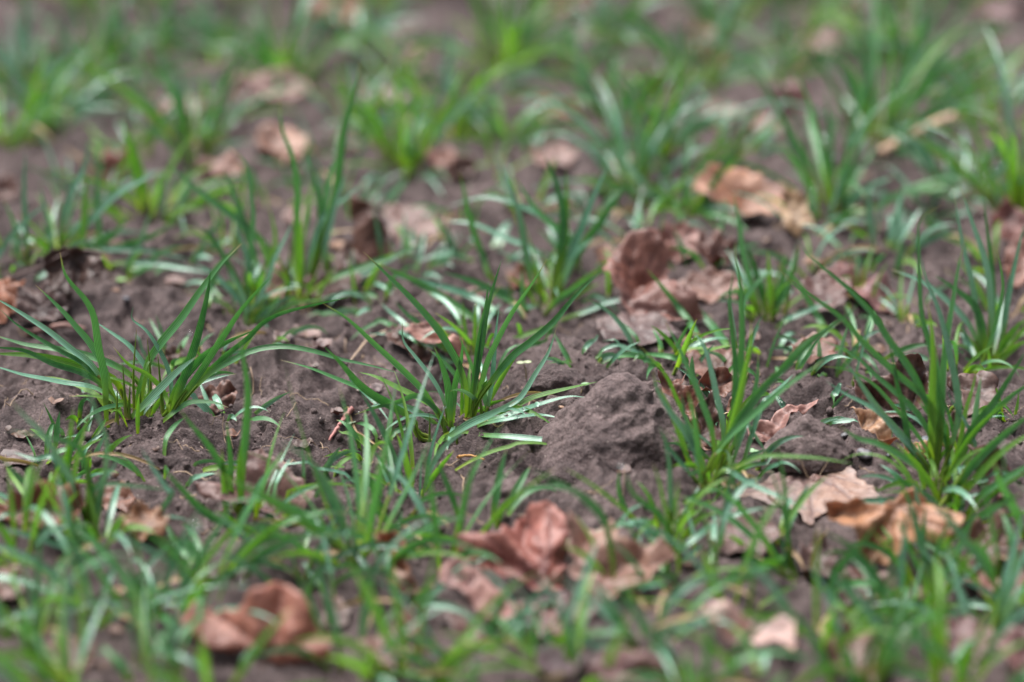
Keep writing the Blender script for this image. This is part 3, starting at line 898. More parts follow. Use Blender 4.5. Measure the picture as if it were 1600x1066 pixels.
# more leaves, half hidden by grass
for s, colr, tl, lab in (
        ('1070,560 1100,548 1150,552 1180,570 1160,590 1120,600 1085,590', (0.22, 0.12, 0.09), 18, 'flat dark brown leaf behind the tall twin blades'),
        ('1230,545 1270,530 1310,540 1300,565 1260,572', (0.36, 0.20, 0.13), 16, 'orange brown leaf scrap right of the crowded dark tuft'),
        ('930,505 985,490 1040,500 1060,530 1000,545 945,535', (0.12, 0.085, 0.09), 4, 'dusky purple brown leaf flat on soil before the large crumpled leaf'),
        ('1240,450 1290,425 1330,440 1320,480 1270,490', (0.20, 0.10, 0.08), 22, 'shaded brown leaf at the foot of the crossing blades'),
        ('1060,440 1110,425 1160,440 1150,470 1090,475', (0.28, 0.15, 0.115), 20, 'brown leaf beside the large crumpled brown leaf under dark blades'),
        ('1490,600 1530,585 1560,600 1550,640 1510,650', (0.24, 0.14, 0.11), 26, 'dull brown leaf behind the broad pale blade tuft'),
        ('1100,830 1150,800 1210,815 1220,850 1160,870 1110,860', (0.20, 0.135, 0.13), 8, 'dim mauve brown leaf pressed into soil beside the pale veined leaf'),
        ('1500,880 1550,870 1600,890 1620,930 1560,945 1510,920', (0.25, 0.13, 0.105), 16, 'dark rosy leaf under bluish blades near the border'),
        ('1300,905 1350,890 1390,910 1370,945 1320,945', (0.20, 0.10, 0.08), 14, 'shadowed brown leaf under the mauve grey leaf'),
        ('690,950 740,935 780,960 770,1000 715,1005', (0.25, 0.14, 0.125), 14, 'dull rosy leaf in the near blur under flat pale blades'),
        ('560,1005 600,985 650,1010 640,1050 580,1050', (0.19, 0.10, 0.08), 16, 'shaded brown leaf in the near blur between two low tufts'),
        ('830,960 870,945 900,965 890,1000 845,1000', (0.26, 0.17, 0.17), 12, 'mauve leaf bit touching the purplish leaf in the near blur'),
        ('1450,985 1500,965 1550,985 1540,1030 1480,1035', (0.27, 0.16, 0.135), 16, 'pinkish brown leaf in the near blur behind the corner leaf'),
        ('150,770 190,760 215,780 200,800 165,800', (0.30, 0.14, 0.07), 24, 'rusty leaf bit behind the pale twisted stalk'),
        ('60,1010 110,995 150,1015 140,1050 80,1050', (0.24, 0.13, 0.10), 16, 'brown leaf bit deep in the pale corner tuft'),
        ('520,400 545,380 560,400 556,440 530,445', (0.16, 0.065, 0.04), 45, 'dark rust leaf fold left of the tube shaped leaf'),
        ('440,335 470,322 490,335 480,352 450,352', (0.38, 0.25, 0.21), 20, 'pale leaf bit among the stems of the forked tuft'),
        ('790,425 830,415 860,430 850,450 800,452', (0.34, 0.15, 0.06), 24, 'orange rust leaf behind the small yellow stalks'),
        ('930,395 955,385 975,400 965,420 940,420', (0.40, 0.19, 0.08), 26, 'small orange leaf bit by the tuft behind the tallest one'),
        ('560,150 610,140 640,155 620,172 570,172', (0.38, 0.27, 0.245), 14, 'pale mauve leaf lying in the distance behind the forked tuft'),
        ('830,240 870,225 905,240 890,262 840,262', (0.30, 0.2, 0.185), 16, 'dull mauve leaf in the distance below the orange brown leaf'),
        ('1090,170 1130,160 1160,175 1140,192 1100,190', (0.34, 0.21, 0.17), 16, 'faded brown leaf in the distance right of the split reddish leaf'),
        ('240,160 290,148 320,165 300,182 250,180', (0.36, 0.25, 0.23), 14, 'faded pink leaf in the distance near the upright far tuft'),
        ('1180,300 1215,285 1245,300 1235,325 1195,325', (0.46, 0.31, 0.2), 24, 'tan leaf bit between the pale pink leaf and the yellow tan edge')):
    fallen_leaf(N(s), colr, lab, tl * 0.8, 0, 0.0034, 0.0025, 0.0022)
rk = random.Random(19)
for i in range(84):
    x, y = rk.uniform(10, 1590), rk.uniform(300, 1040)
    r_ = rk.uniform(5, 15)
    m = rk.randint(5, 7)
    poly = [(x + r_ * 1.5 * math.cos(2 * math.pi * q / m) * rk.uniform(.5, 1.1), y - r_ * 0.6 * math.sin(2 * math.pi * q / m) * rk.uniform(.5, 1.1)) for q in range(m)]
    fallen_leaf(poly, rk.choice(((0.2, 0.11, 0.085), (0.36, 0.23, 0.17), (0.28, 0.2, 0.18), (0.14, 0.085, 0.075), (0.42, 0.28, 0.17))), 'small broken leaf flake trodden into the soil', rk.uniform(2, 18), rk.uniform(-25, 25), 0.0014, 0.001, 0.0016, group='broken leaf flakes trodden into the soil', name='leaf_flake')

# ---- grass: the tufts one sees sharply, blade by blade
traced((717, 650), 'tallest sharp grass tuft with a fan of long blades beside the big soil clod', 'the tallest sharp tuft', [
    (A('503,115 600,210 740,350 850,480 935,620 975,720 985,800 985,900'), 15, -1, 25, 'g'),
    (A('310,355 430,430 560,550 680,660 780,760 840,850 880,930'), 14, 0.5, -30, 'g'),
    (A('685,435 690,530 740,600 810,690 860,770 890,850 900,920'), 10, 1, 35, 't'),
    (A('970,510 960,620 930,740 925,830 920,910'), 13, -0.5, -20, 'g'),
    (A('1090,255 1075,380 1045,540 1030,680 1012,790 1000,890'), 12, 0.8, 10, 'g'),
    (A('1152,150 1115,270 1080,400 1058,540 1030,700 1010,890'), 12, 1.5, -25, 'g'),
    (A('1365,150 1290,270 1200,400 1130,530 1080,640 1050,760 1020,890'), 13, 1, -25, 'g'),
    (A('1625,197 1500,320 1400,440 1300,530 1200,610 1110,720 1050,800 1000,890'), 15, -0.8, 20, 'g'),
    (A('1410,470 1370,590 1310,690 1240,800 1160,850 1050,905'), 12, 0.5, 30, 't'),
    (A('1140,370 1125,500 1115,650 1100,780 1070,890'), 11, 1.8, 30, 't'),
    (A('835,560 870,640 900,740 910,860 915,930'), 15, -0.6, -15, 'g'),
    (A('480,680 560,700 660,750 760,800 840,850 900,930'), 13, 1.5, 40, 'y'),
    (A('320,560 400,640 500,750 620,830 720,890 765,985'), 16, -2.5, -25, 'g'),
    (A('110,622 250,660 400,720 520,770 640,830 740,900 760,960'), 12, -1.5, 30, 'g'),
    (A('1600,725 1450,760 1300,800 1200,850 1100,885 1020,915'), 15, 1, 45, 'y'),
    (A('1560,800 1460,795 1300,840 1200,875 1050,925'), 12, 0.3, 40, 't'),
    (A('1720,1075 1600,1040 1480,1010 1350,1000 1200,985 1050,975 960,960'), 14, -4.5, 40, 't'),
    (A('1220,815 1100,880 1000,925 920,975 860,1010'), 17, -4, 35, 't'),
    (A('640,935 580,850 500,770 440,700'), 9, -2, 20, 't'),
    (A('460,880 560,845 660,820 760,790 850,860 880,930'), 12, -1, -20, 'g'),
    (A('1460,905 1330,880 1180,900 1050,930'), 10, -0.2, 40, 't'),
], stems=[(A('745,880 770,1000'), 6), (A('705,925 690,1060'), 6), (A('815,870 812,1050'), 7), (A('945,920 940,1020'), 6), (A('870,850 890,970'), 8), (A('1050,760 1060,900'), 8)], seed=11)

traced((1110, 752), 'tuft with two tall twin blades rising to one point and a long low stem', 'the tuft with tall twin blades', [
    (B_('1047,60 1050,150 1070,260 1077,340 1080,500 1075,620 1080,720 1060,860 1000,1050'), 13, 1.2, 15, 'g'),
    (B_('1040,190 1020,350 1035,500 1048,640 1045,800 1020,930 980,1060'), 13, 0.8, -20, 'g'),
    (B_('1120,430 1120,540 1100,640 1075,760 1040,900 1000,1040 950,1180'), 14, 0.4, -10, 'y'),
    (B_('835,470 900,560 935,680 960,800 985,900 990,990 985,1080'), 13, 2, 30, 't'),
    (B_('710,430 770,540 820,650 860,740 890,820 930,930 950,1050 960,1150'), 12, 1.6, 10, 'g'),
    (B_('592,550 650,610 710,680 745,740 765,790 830,930 900,1100'), 8, 0.5, 10, 'y'),
    (B_('660,670 680,760 730,850 790,930 840,1010 890,1100 910,1190'), 14, -0.6, 35, 't'),
    (B_('795,775 805,870 840,980 865,1090 890,1160'), 12, -0.2, 30, 't'),
    (B_('822,760 850,880 870,1000 880,1090 910,1200'), 12, -0.8, -20, 'g'),
    (E('430,330 400,390 330,440 200,540 100,640 0,730 -80,820 -170,950 -250,1120 -300,1180'), 14, 1.2, -25, 'g'),
    (E('355,440 200,520 120,590 60,670 -20,760 -100,870 -200,1020 -280,1170'), 11, 2, -20, 'g'),
    (E('270,622 180,680 80,750 0,820 -70,880 -200,1000 -270,1110 -290,1190'), 15, -0.6, 30, 'g'),
    (B_('1155,580 1150,700 1130,800 1105,880 1050,1000 980,1130'), 12, 1.5, -15, 'g'),
    (D('1600,45 1450,20 1340,12 1198,8 1130,22 1060,55 1000,85 935,135'), 11, -1.2, 30, 'y'),
    (D('1385,262 1290,215 1190,172 1100,130 1000,75 940,140'), 13, -2.2, 40, 't'),
    (B_('1200,1072 1160,1010 1120,955 1095,940'), 11, 0.5, 35, 't'),
    (D('985,165 900,175 830,215 770,250'), 11, -1.5, 25, 'g'),
    (B_('690,930 720,1010 770,1080 830,1150 860,1185'), 10, -0.4, 40, 't'),
    (E('120,690 60,750 10,800 -30,850'), 15, 2.4, 50, 't'),
], stems=[(D('960,60 935,140'), 9), (D('905,80 925,145'), 8), (B_('1078,820 1055,960 1000,1120'), 8)], seed=12)

traced((1458, 758), 'sharp tuft with one broad pale upright blade and long blades crossing sideways', 'the tuft with the broad pale upright blade', [
    (E('145,60 180,120 270,200 390,300 500,420 560,520 620,600 680,690 740,820 790,960 790,1080'), 14, 2, 10, 'g'),
    (E('35,160 100,250 230,340 350,430 430,520 530,620 620,700 740,800 810,920 800,1090'), 13, 1, -25, 'g'),
    (E('715,120 740,240 800,390 840,540 870,680 890,800 890,900 850,1050'), 14, 1.8, 15, 't'),
    (E('750,360 770,500 775,650 770,800 770,930 765,1060 770,1160'), 15, 0, 5, 'y'),
    (E('825,-110 720,-45 705,20 707,150 712,300 722,420 750,530 790,700 800,900 790,1080'), 10, 2.5, -10, 'g'),
    (E('925,50 890,200 870,330 850,450 830,600 820,720 815,900 800,1080'), 13, 2.2, 20, 'g'),
    (E('560,520 590,640 610,750 640,870 660,1000 690,1080 740,1150'), 13, 0.4, -25, 'g'),
    (E('330,600 400,680 450,760 520,860 600,950 690,1050 760,1150'), 14, -0.3, 20, 't'),
    (E('245,530 350,570 430,620 500,690 580,760 690,860 760,980 790,1090'), 11, 1.6, 15, 'g'),
    (E('240,652 330,660 400,680 500,740 600,850 720,1000 770,1110'), 9, 1.8, -25, 'g'),
    (E('270,720 360,780 440,820 520,870 600,960 700,1080 770,1150'), 13, 0.6, 35, 't'),
    (E('835,755 870,830 910,890 945,960 965,1040'), 11, 0.4, 40, 't'),
    (E('1215,570 1130,710 1050,830 960,940 900,1060 860,1160'), 15, 0.5, -20, 'g'),
    (E('1290,690 1200,750 1130,800 1050,870 960,970 900,1090'), 14, 0.8, -25, 'g'),
    (E('980,655 960,750 930,850 915,930 890,1050'), 10, 1.2, 5, 'y'),
    (E('840,890 845,980 840,1070 835,1120'), 9, -0.2, 5, 'y'),
    (E('330,930 420,990 500,1010 600,1060 700,1130 770,1200'), 14, -1.6, 30, 'g'),
    (E('690,795 740,860 800,940 840,1020 850,1100'), 12, 0.8, -25, 'g'),
    (E('880,1000 830,1050 800,1100 780,1160'), 9, 0, 10, 'y'),
    (E('790,560 800,700 800,830 830,960 840,1080'), 12, 1.4, 10, 'g'),
], stems=[(Fq('790,60 780,190'), 9), (Fq('830,20 800,210'), 9)], seed=13)

traced((1500, 800), 'tuft leaning out of the frame with thick bright stems by the red leaf', 'the tuft by the red leaf', [
    (E('1290,850 1200,900 1100,980 1010,1060 930,1150 860,1250 830,1310'), 18, -0.5, -10, 'g'),
    (E('1290,960 1200,985 1090,1060 1000,1150 900,1270 870,1330'), 15, -1, 10, 'y'),
    (E('1290,1080 1200,1130 1100,1190 1000,1260 930,1350'), 15, -2, 30, 'g'),
    (Fq('560,70 640,130 720,180 780,215'), 12, -0.6, -25, 'g'),
    (Fq('860,0 850,40 900,60 950,50 990,10 1010,70 1020,110'), 10, -0.5, 30, 't'),
    (Fq('1198,180 1100,230 1000,290 930,360 880,470'), 15, -3, 20, 'g'),
    (Fq('1060,30 1090,130 1130,200 1170,280 1200,380 1230,450'), 18, -3.5, -20, 'g'),
    (Fq('910,150 915,230 900,290 870,330'), 9, -0.5, 35, 't'),
    (Fq('1010,178 950,195 905,215'), 9, 0, 30, 't'),
], stems=[(Fq('960,0 880,140 790,240'), 11), (Fq('945,90 890,180'), 9), (Fq('800,80 785,215'), 8)], seed=14)

traced((205, 655), 'wide tuft with many flat blades sweeping sideways over the dark soil bank', 'the wide sweeping tuft', [
    (G('280,115 310,230 400,340 440,420 462,560 490,700 498,850 505,940'), 14, -1.2, -15, 'g'),
    (G('-60,320 0,345 110,410 230,490 330,570 430,650 480,740 520,850'), 13, 0.6, 30, 't'),
    (G('-60,500 0,515 120,550 260,570 400,600 540,650 640,720 680,800'), 14, 0.5, 20, 'g'),
    (G('-60,590 20,595 150,600 300,630 430,670 540,720 590,820'), 16, 0.2, 10, 'y'),
    (G('-80,645 0,660 100,690 200,710 300,730 430,750 520,800 570,870'), 13, -1, 40, 't'),
    (G('-60,560 0,565 120,580 250,640 380,680 480,740 560,850'), 12, 0.4, -20, 'g'),
    (G('625,372 618,430 680,480 730,550 780,650 800,740 790,840'), 11, 1, 35, 't'),
    (G('1135,75 1030,180 940,300 850,430 760,540 700,630 670,760 650,860'), 17, -0.3, 25, 'g'),
    (G('988,190 975,300 935,480 895,610 850,740 830,790 800,880'), 16, 0.3, -15, 'g'),
    (G('1280,225 1200,305 1120,400 1060,490 1000,580 930,690 850,800 800,880'), 15, -0.8, -20, 'g'),
    (G('1200,480 1080,530 970,590 880,680 820,770 780,880'), 17, -1.2, -20, 'g'),
    (G('930,600 830,680 740,770 660,850 615,895'), 17, -2.2, 30, 't'),
    (G('165,270 230,330 300,400 360,470 420,540 480,640 520,760 560,860'), 13, 1.2, -15, 'g'),
    (G('435,435 530,500 600,550 650,610 690,680 700,780 690,850'), 11, 1.5, 35, 't'),
    (G('0,385 70,450 160,510 280,580 400,650 480,760 540,860'), 10, 0.8, 25, 'g'),
    (G('1070,845 1000,822 900,820 840,850 800,880'), 11, -0.6, 30, 'g'),
    (G('1890,690 1740,650 1600,620 1460,580 1330,560 1200,575 1100,620 980,690 880,790 820,870'), 12, 0.4, 20, 'g'),
    (G('1660,325 1515,355 1330,400 1230,450 1160,520 1060,600 930,720 850,830'), 11, 1, -20, 'g'),
    (G('530,560 600,640 690,690 760,760 790,850'), 11, 0.6, -20, 'y'),
    (G('1020,680 960,700 890,740 830,810'), 10, 0, 40, 't'),
], stems=[(G('575,640 590,880'), 8), (G('640,480 625,700 630,860'), 7), (G('690,520 705,700 700,860'), 8), (G('740,600 765,880'), 9), (G('550,760 545,900'), 8), (G('610,720 600,890'), 8), (G('660,700 650,880'), 8), (G('920,690 840,800'), 7)], tint='g', seed=15)

traced((395, 480), 'grass tuft on the soil bank with a curled pale blade and arching blades', 'the tuft with the curled pale blade', [
    (Q(300, 230, '245,350 260,480 300,600 320,720 310,850 330,960', 3.55), 14, 0.8, 35, 't'),
    (Q(300, 230, '570,390 520,500 460,620 420,740 360,870 330,980', 3.55), 13, 0.4, 30, 't'),
    (Q(300, 230, '0,410 100,490 150,560 220,680 280,800 320,930', 3.55), 12, 1, -20, 'g'),
    (Q(300, 230, '0,640 100,690 190,770 260,850 310,960', 3.55), 12, 0.5, 35, 't'),
    (Q(300, 230, '205,650 240,740 290,850 300,980', 3.55), 11, -0.3, 35, 't'),
    (Q(300, 230, '430,865 370,920 330,980', 3.55), 7, -0.3, 10, 'y'),
    (Q(300, 230, '460,1020 380,1020 300,1010 260,1020', 3.55), 9, -0.5, 20, 'g'),
    (Q(300, 230, '285,525 190,620 130,690 90,850 80,990', 3.55), 13, 0.6, -10, 'g'),
    (Q(300, 230, '210,0 300,90 325,240 340,400 320,600 300,800 310,960', 3.55), 10, 2.5, 20, 'g'),
    (Q(300, 230, '480,570 430,630 370,720 340,800', 3.55), 8, 0.5, 10, 'y'),
], stems=[(Q(300, 230, '280,640 310,960', 3.55), 8), (Q(300, 230, '170,860 190,990', 3.55), 5)], seed=16)

traced((470, 465), 'blurred tuft of yellow stems with forked dark blades in front of the tube shaped leaf', 'the forked tuft', [
    (N('563,93 555,140 540,190 532,240 525,300 505,370 490,420'), 16, 1.5, -15, 'g'),
    (N('437,153 440,200 456,245 464,290 464,330 462,390 465,440'), 14, 0.8, -20, 'g'),
    (N('545,262 530,300 518,345 508,390 510,430'), 14, -0.3, 30, 't'),
    (N('478,230 490,280 500,320 500,380 490,430'), 13, 1.5, 10, 'g'),
    (N('545,230 520,260 510,310 500,360 490,420'), 14, 2, 15, 'g'),
    (N('575,280 545,305 520,325 500,350 485,400 480,440'), 12, 1, 35, 't'),
    (N('347,262 365,300 378,340 395,390 405,430'), 15, 1.6, -20, 'g'),
    (N('420,320 430,370 425,420 430,450'), 9, 1.5, 5, 'y'),
    (N('400,360 412,390 425,420 430,450'), 12, 1.8, 5, 'y'),
    (N('468,330 470,380 472,430 470,472'), 8, -0.5, 0, 'y'),
    (N('672,372 640,390 600,405 560,420 520,435 480,462'), 14, 1.2, 30, 'g'),
    (N('262,255 300,290 340,320 380,350 420,390 445,430'), 15, 2, -15, 'g'),
], stems=[(N('475,380 470,472'), 9), (N('455,370 448,430'), 9), (N('430,380 425,430'), 8), (N('515,390 512,430'), 9)], tint='g', seed=17)

traced((860, 462), 'blurred tuft with a dark blade leaning over lying pale blades', 'the tuft behind the tallest one', [
    (N('718,268 730,320 740,360 755,400 768,435'), 12, -1, -10, 'g'),
    (N('803,273 825,310 850,340 880,365 895,395 875,450'), 14, 1.2, 15, 'g'),
    (N('953,253 933,295 915,340 900,380 880,430 865,460'), 17, 0.6, 25, 't'),
    (N('980,290 950,330 925,365 900,400 880,440'), 16, 0.3, -20, 'g'),
    (N('785,255 800,300 812,340 820,390 830,440 845,465'), 14, 1, 25, 't'),
    (N('850,240 870,290 880,340 875,400 870,450'), 15, 1.5, -10, 'g'),
    (N('885,265 885,320 882,380 872,450'), 13, 1.5, 10, 'y'),
    (N('700,322 760,308 820,325 860,350 880,390 872,440'), 13, 2, 45, 't'),
    (N('690,345 740,350 790,372 840,395 865,440'), 12, 1, 45, 't'),
    (N('935,425 900,450 870,470 845,500'), 13, -1.5, -15, 'g'),
    (N('1040,485 1000,470 960,470 920,485 880,500 860,510'), 11, -0.8, 25, 't'),
    (N('930,370 900,395 885,430 875,460'), 14, 0.2, 30, 't'),
    (N('690,425 740,440 790,465 830,490'), 14, -1, 10, 'g'),
    (N('610,430 680,445 740,465 790,500 815,520'), 15, -1.6, 40, 't'),
    (N('590,412 650,440 700,470 760,510 800,530'), 16, -2, -15, 'g'),
    (N('660,380 620,400 585,420 560,440'), 13, -1, 30, 't'),
], stems=[(N('815,410 822,520'), 9), (N('795,440 805,510'), 10), (N('845,450 842,500'), 9), (N('870,400 862,470'), 12)], seed=18)

traced((735, 552), 'small tuft of short yellow stalks with one hooked tip behind the tallest tuft', 'the small hooked tuft', [
    (A('935,425 960,480 968,540 980,600'), 5, 0.3, 0, 'y'),
    (A('1030,350 1028,430 1025,520 1020,600'), 8, 0.3, 0, 'y'),
    (A('970,345 975,430 985,510 1000,600'), 7, 0.5, 0, 'y'),
    (A('575,345 620,390 680,440 705,465'), 11, 0.5, 30, 't'),
    (A('650,345 700,400 760,450 850,540 950,610'), 12, 1, -10, 'g'),
    (A('440,530 500,480 560,450 590,440'), 10, -0.5, 20, 'g'),
    (A('520,500 600,500 640,495 690,500'), 9, -0.3, 40, 't'),
], seed=19)

traced((90, 392), 'slender tuft with upright teal blades behind the dark ribbed leaf', 'the slender upright tuft', [
    (N('40,235 38,290 40,340 42,380 45,405'), 12, 1, 20, 't'),
    (N('138,215 132,260 112,300 98,345 95,390'), 14, 0.8, 20, 't'),
    (N('62,285 70,330 76,365 78,400'), 12, 0.5, 30, 't'),
    (N('80,313 45,340 20,365 0,395 -20,420'), 11, -1, 25, 't'),
    (N('258,263 215,285 180,305 150,335 120,370 102,392'), 14, -0.2, 25, 't'),
    (N('165,255 155,280 150,310 155,350 150,385'), 12, 1.5, -20, 'g'),
    (N('135,270 133,320 130,360 125,395'), 13, 1.2, 10, 'y'),
    (N('205,330 190,350 175,370 150,385 120,395'), 11, 0.6, -20, 'g'),
    (N('278,345 235,370 190,385 150,390 120,395'), 14, 0.6, -10, 'g'),
    (N('200,355 170,368 140,385 110,400'), 11, 0.2, -20, 'g'),
    (N('300,408 250,395 200,390 150,390 110,398'), 12, 1.5, 35, 't'),
    (N('340,428 290,420 240,412 190,412'), 12, 0.8, 30, 't'),
    (N('5,310 20,345 28,380 32,410'), 9, 0.6, 10, 'g'),
    (N('95,410 70,428 45,440'), 11, -0.6, 25, 't'),
], stems=[(N('95,350 92,400'), 8), (N('100,355 98,395'), 8), (N('40,380 42,410'), 9)], seed=20)

traced((1200, 498), 'dark green blurred tuft of crowded upright blades beyond the tall twin blades', 'the crowded dark tuft', [
    (N('1165,375 1180,420 1190,455 1198,495'), 13, 0.5, -15, 'g'),
    (N('1228,400 1222,440 1212,470 1205,500'), 13, 0.3, -15, 'g'),
    (N('1145,300 1155,350 1160,390 1175,450 1190,495'), 13, 2, 15, 'g'),
    (N('1250,380 1240,420 1225,460 1208,498'), 12, 0.8, 10, 'g'),
    (N('1200,390 1202,430 1204,470 1202,500'), 12, 0.2, 0, 'y'),
    (N('1215,410 1245,440 1270,480 1290,520'), 13, 0.4, -15, 'g'),
    (N('1300,470 1265,485 1230,500 1210,515'), 13, -0.5, 35, 't'),
    (N('1060,460 1085,480 1110,505 1140,545 1155,570'), 14, -0.3, -15, 'g'),
    (N('1010,420 1040,455 1075,500 1100,545 1120,575'), 12, -1.5, 15, 'g'),
    (N('985,553 1040,556 1090,570 1130,585'), 11, -1, 20, 'g'),
    (N('1215,415 1180,445 1160,480 1180,505'), 11, 0.6, 20, 'g'),
    (N('1310,500 1280,530 1260,555 1245,575'), 11, -1, 20, 'g'),
], stems=[(N('1195,440 1198,505'), 9), (N('1210,450 1206,505'), 9), (N('1245,385 1225,490'), 8)], seed=21)

traced((1545, 565), 'tuft at the border with thin tall blades and bluish bases behind the sharp one', 'the thin tall border tuft', [
    (N('1558,388 1565,425 1567,455 1555,510 1540,555 1530,580'), 9, -0.6, 20, 'g'),
    (N('1500,290 1520,350 1540,410 1548,470 1548,560'), 13, 2, 15, 't'),
    (N('1490,300 1500,360 1508,400 1520,450 1535,560'), 12, 1.8, 15, 't'),
    (N('1600,350 1585,420 1575,470 1568,520 1560,560'), 14, 1, 25, 't'),
    (N('1460,430 1490,450 1520,475 1535,510 1540,560'), 14, 1, -15, 'g'),
    (N('1390,420 1440,440 1480,470 1515,510 1535,560'), 13, 0.5, 30, 't'),
    (N('1500,500 1510,530 1520,555'), 14, 0.2, 40, 't'),
    (N('1600,500 1580,520 1565,545 1550,565'), 12, -0.2, 5, 'y'),
    (N('1610,530 1590,540 1570,555 1555,570'), 12, -0.4, 0, 'y'),
    (N('1460,540 1500,545 1530,560'), 11, -0.5, 30, 't'),
    (N('1535,300 1545,380 1552,450 1552,550'), 9, 1.4, 10, 'g'),
], stems=[(N('1545,490 1545,565'), 9), (N('1575,500 1560,560'), 8)], seed=22)

traced((160, 842), 'near blurred tuft with a pale twisted stalk and bright vertical stems', 'the pale twisted stalk tuft', [
    (G('420,560 395,660 420,780 450,870 485,960 500,1060 470,1300 450,1440'), 10, -0.3, 20, 't'),
    (G('40,800 110,880 200,970 270,1080 350,1220 400,1380'), 14, -0.8, 25, 't'),
    (G('30,950 150,970 300,1000 380,1050 420,1200 440,1380'), 12, -0.3, -10, 'g'),
    (Q(0, 710, '560,0 520,80 480,120 470,200 440,290 410,390'), 16, 0.2, 40, 't'),
    (Q(0, 710, '800,170 650,150 520,140 440,160 420,280 400,390'), 11, 0.5, 20, 'g'),
    (Q(0, 710, '420,-40 415,80 415,200 400,380'), 11, 0, 0, 'y'),
    (Q(0, 710, '660,-30 720,70 780,160 800,190'), 13, 0.6, 30, 't'),
], stems=[(Q(0, 710, '410,0 412,180 395,380'), 12), (Q(0, 710, '450,180 400,390'), 16)], tint='y', seed=23)

traced((90, 812), 'near tuft of two bright yellow green stems growing through the hollow brown leaf', 'the bright stem tuft', [
    (Q(0, 710, '345,-220 330,-80 310,60 290,200 270,300'), 13, -0.2, 0, 'y'),
    (Q(0, 710, '0,10 60,80 120,140 150,180 200,260 250,310'), 14, -0.3, 20, 'g'),
    (Q(0, 710, '60,-10 160,20 260,30'), 13, 1, 30, 't'),
], stems=[(Q(0, 710, '300,20 270,300'), 13), (Q(0, 710, '320,-40 295,290'), 9)], tint='y', seed=24)

traced((395, 810), 'near tuft of dark upright blades in front of the dull pink leaf', 'the dark upright near tuft', [
    (G('1110,470 1140,620 1160,760 1155,900 1140,1080 1130,1300'), 16, -0.3, -15, 'g'),
    (G('840,850 900,930 960,1000 1010,1070 1070,1180 1110,1330'), 14, -0.6, -10, 'g'),
    (G('1060,900 1070,1000 1080,1150 1060,1300'), 13, -0.2, -15, 'g'),
    (Q(0, 710, '1040,-30 1050,100 1060,220 1070,320'), 14, 0.2, -10, 'y'),
    (Q(0, 710, '760,60 850,160 960,270 1080,330 1198,370'), 17, -0.8, -15, 'g'),
    (Q(0, 710, '1130,-60 1120,80 1130,200 1120,310'), 13, 0.3, 0, 'y'),
    (G('1280,1130 1220,1200 1180,1300'), 12, 0, 20, 't'),
], tint='g', seed=25)

traced((1048, 838), 'small near tuft with white topped short blades and one long upright pale blade', 'the small white topped tuft', [
    (B_('725,935 720,1020 735,1100 740,1220 745,1330 745,1430'), 12, 0.4, 25, 't'),
    (D('510,60 500,120 510,200 560,300'), 11, -0.3, -10, 'g'),
    (D('535,80 560,170 620,230 690,280 740,370 760,450'), 13, -0.2, -20, 'g'),
    (D('625,230 560,260 510,320 490,380'), 13, -0.8, 40, 't'),
    (D('660,40 690,130 710,220 740,330 750,440'), 8, 0.4, 0, 'y'),
    (D('795,150 770,200 750,260 745,380'), 8, 0.6, 0, 'y'),
    (D('990,285 920,345 850,400 790,450'), 14, -0.3, 35, 't'),
    (D('905,410 850,460 800,500 770,490'), 11, -0.8, 35, 't'),
    (D('600,290 650,350 700,400 750,460'), 10, -0.6, -20, 'g'),
    (D('800,320 800,400 790,450'), 7, -0.4, 0, 'y'),
    (D('640,380 670,440 710,540 750,620'), 14, -2, -15, 'g'),
    (D('560,340 590,420 640,440'), 10, 0, 20, 'g'),
], stems=[(D('735,250 745,440'), 11), (D('690,220 690,400'), 8)], tint='g', seed=26)

traced((962, 925), 'near single stem in front of the pinkish lobed leaf with two arching blades', 'the single stem tuft', [
    (D('80,70 200,120 300,180 370,240 430,310 455,400 470,500 485,640'), 13, 0.2, 10, 'g'),
    (D('-30,180 80,160 230,150 340,200 420,280 460,400 480,560'), 11, 0.8, 15, 'g'),
    (D('600,420 560,360 520,320 480,340 470,440'), 10, -0.4, 20, 'g'),
], stems=[(D('450,330 490,650'), 12)], tint='g', seed=27)

traced((1458, 935), 'near tuft with one tall upright blade rising over the tan orange leaf', 'the tall near blade tuft', [
    (Fq('640,150 670,240 700,350 740,500 765,600 780,680'), 17, -0.2, 10, 't'),
    (Fq('860,290 820,380 790,460 780,600 785,680'), 12, 0.3, -5, 'g'),
    (Fq('600,280 640,380 680,480 740,600 775,680'), 10, 0.5, -5, 'g'),
    (Fq('980,240 950,300 930,370 890,450 830,560 790,660'), 14, 0.8, 15, 'g'),
    (Fq('440,580 540,660 620,740 720,790'), 16, -0.8, -10, 'g'),
    (Fq('860,560 980,620 1100,690 1230,770'), 14, -1.5, 20, 't'),
    (Fq('510,320 440,420 370,490 320,560 310,680'), 17, -0.5, -15, 'g'),
    (Fq('690,760 800,770 900,810'), 12, -1, 40, 't'),
], tint='g', seed=28)

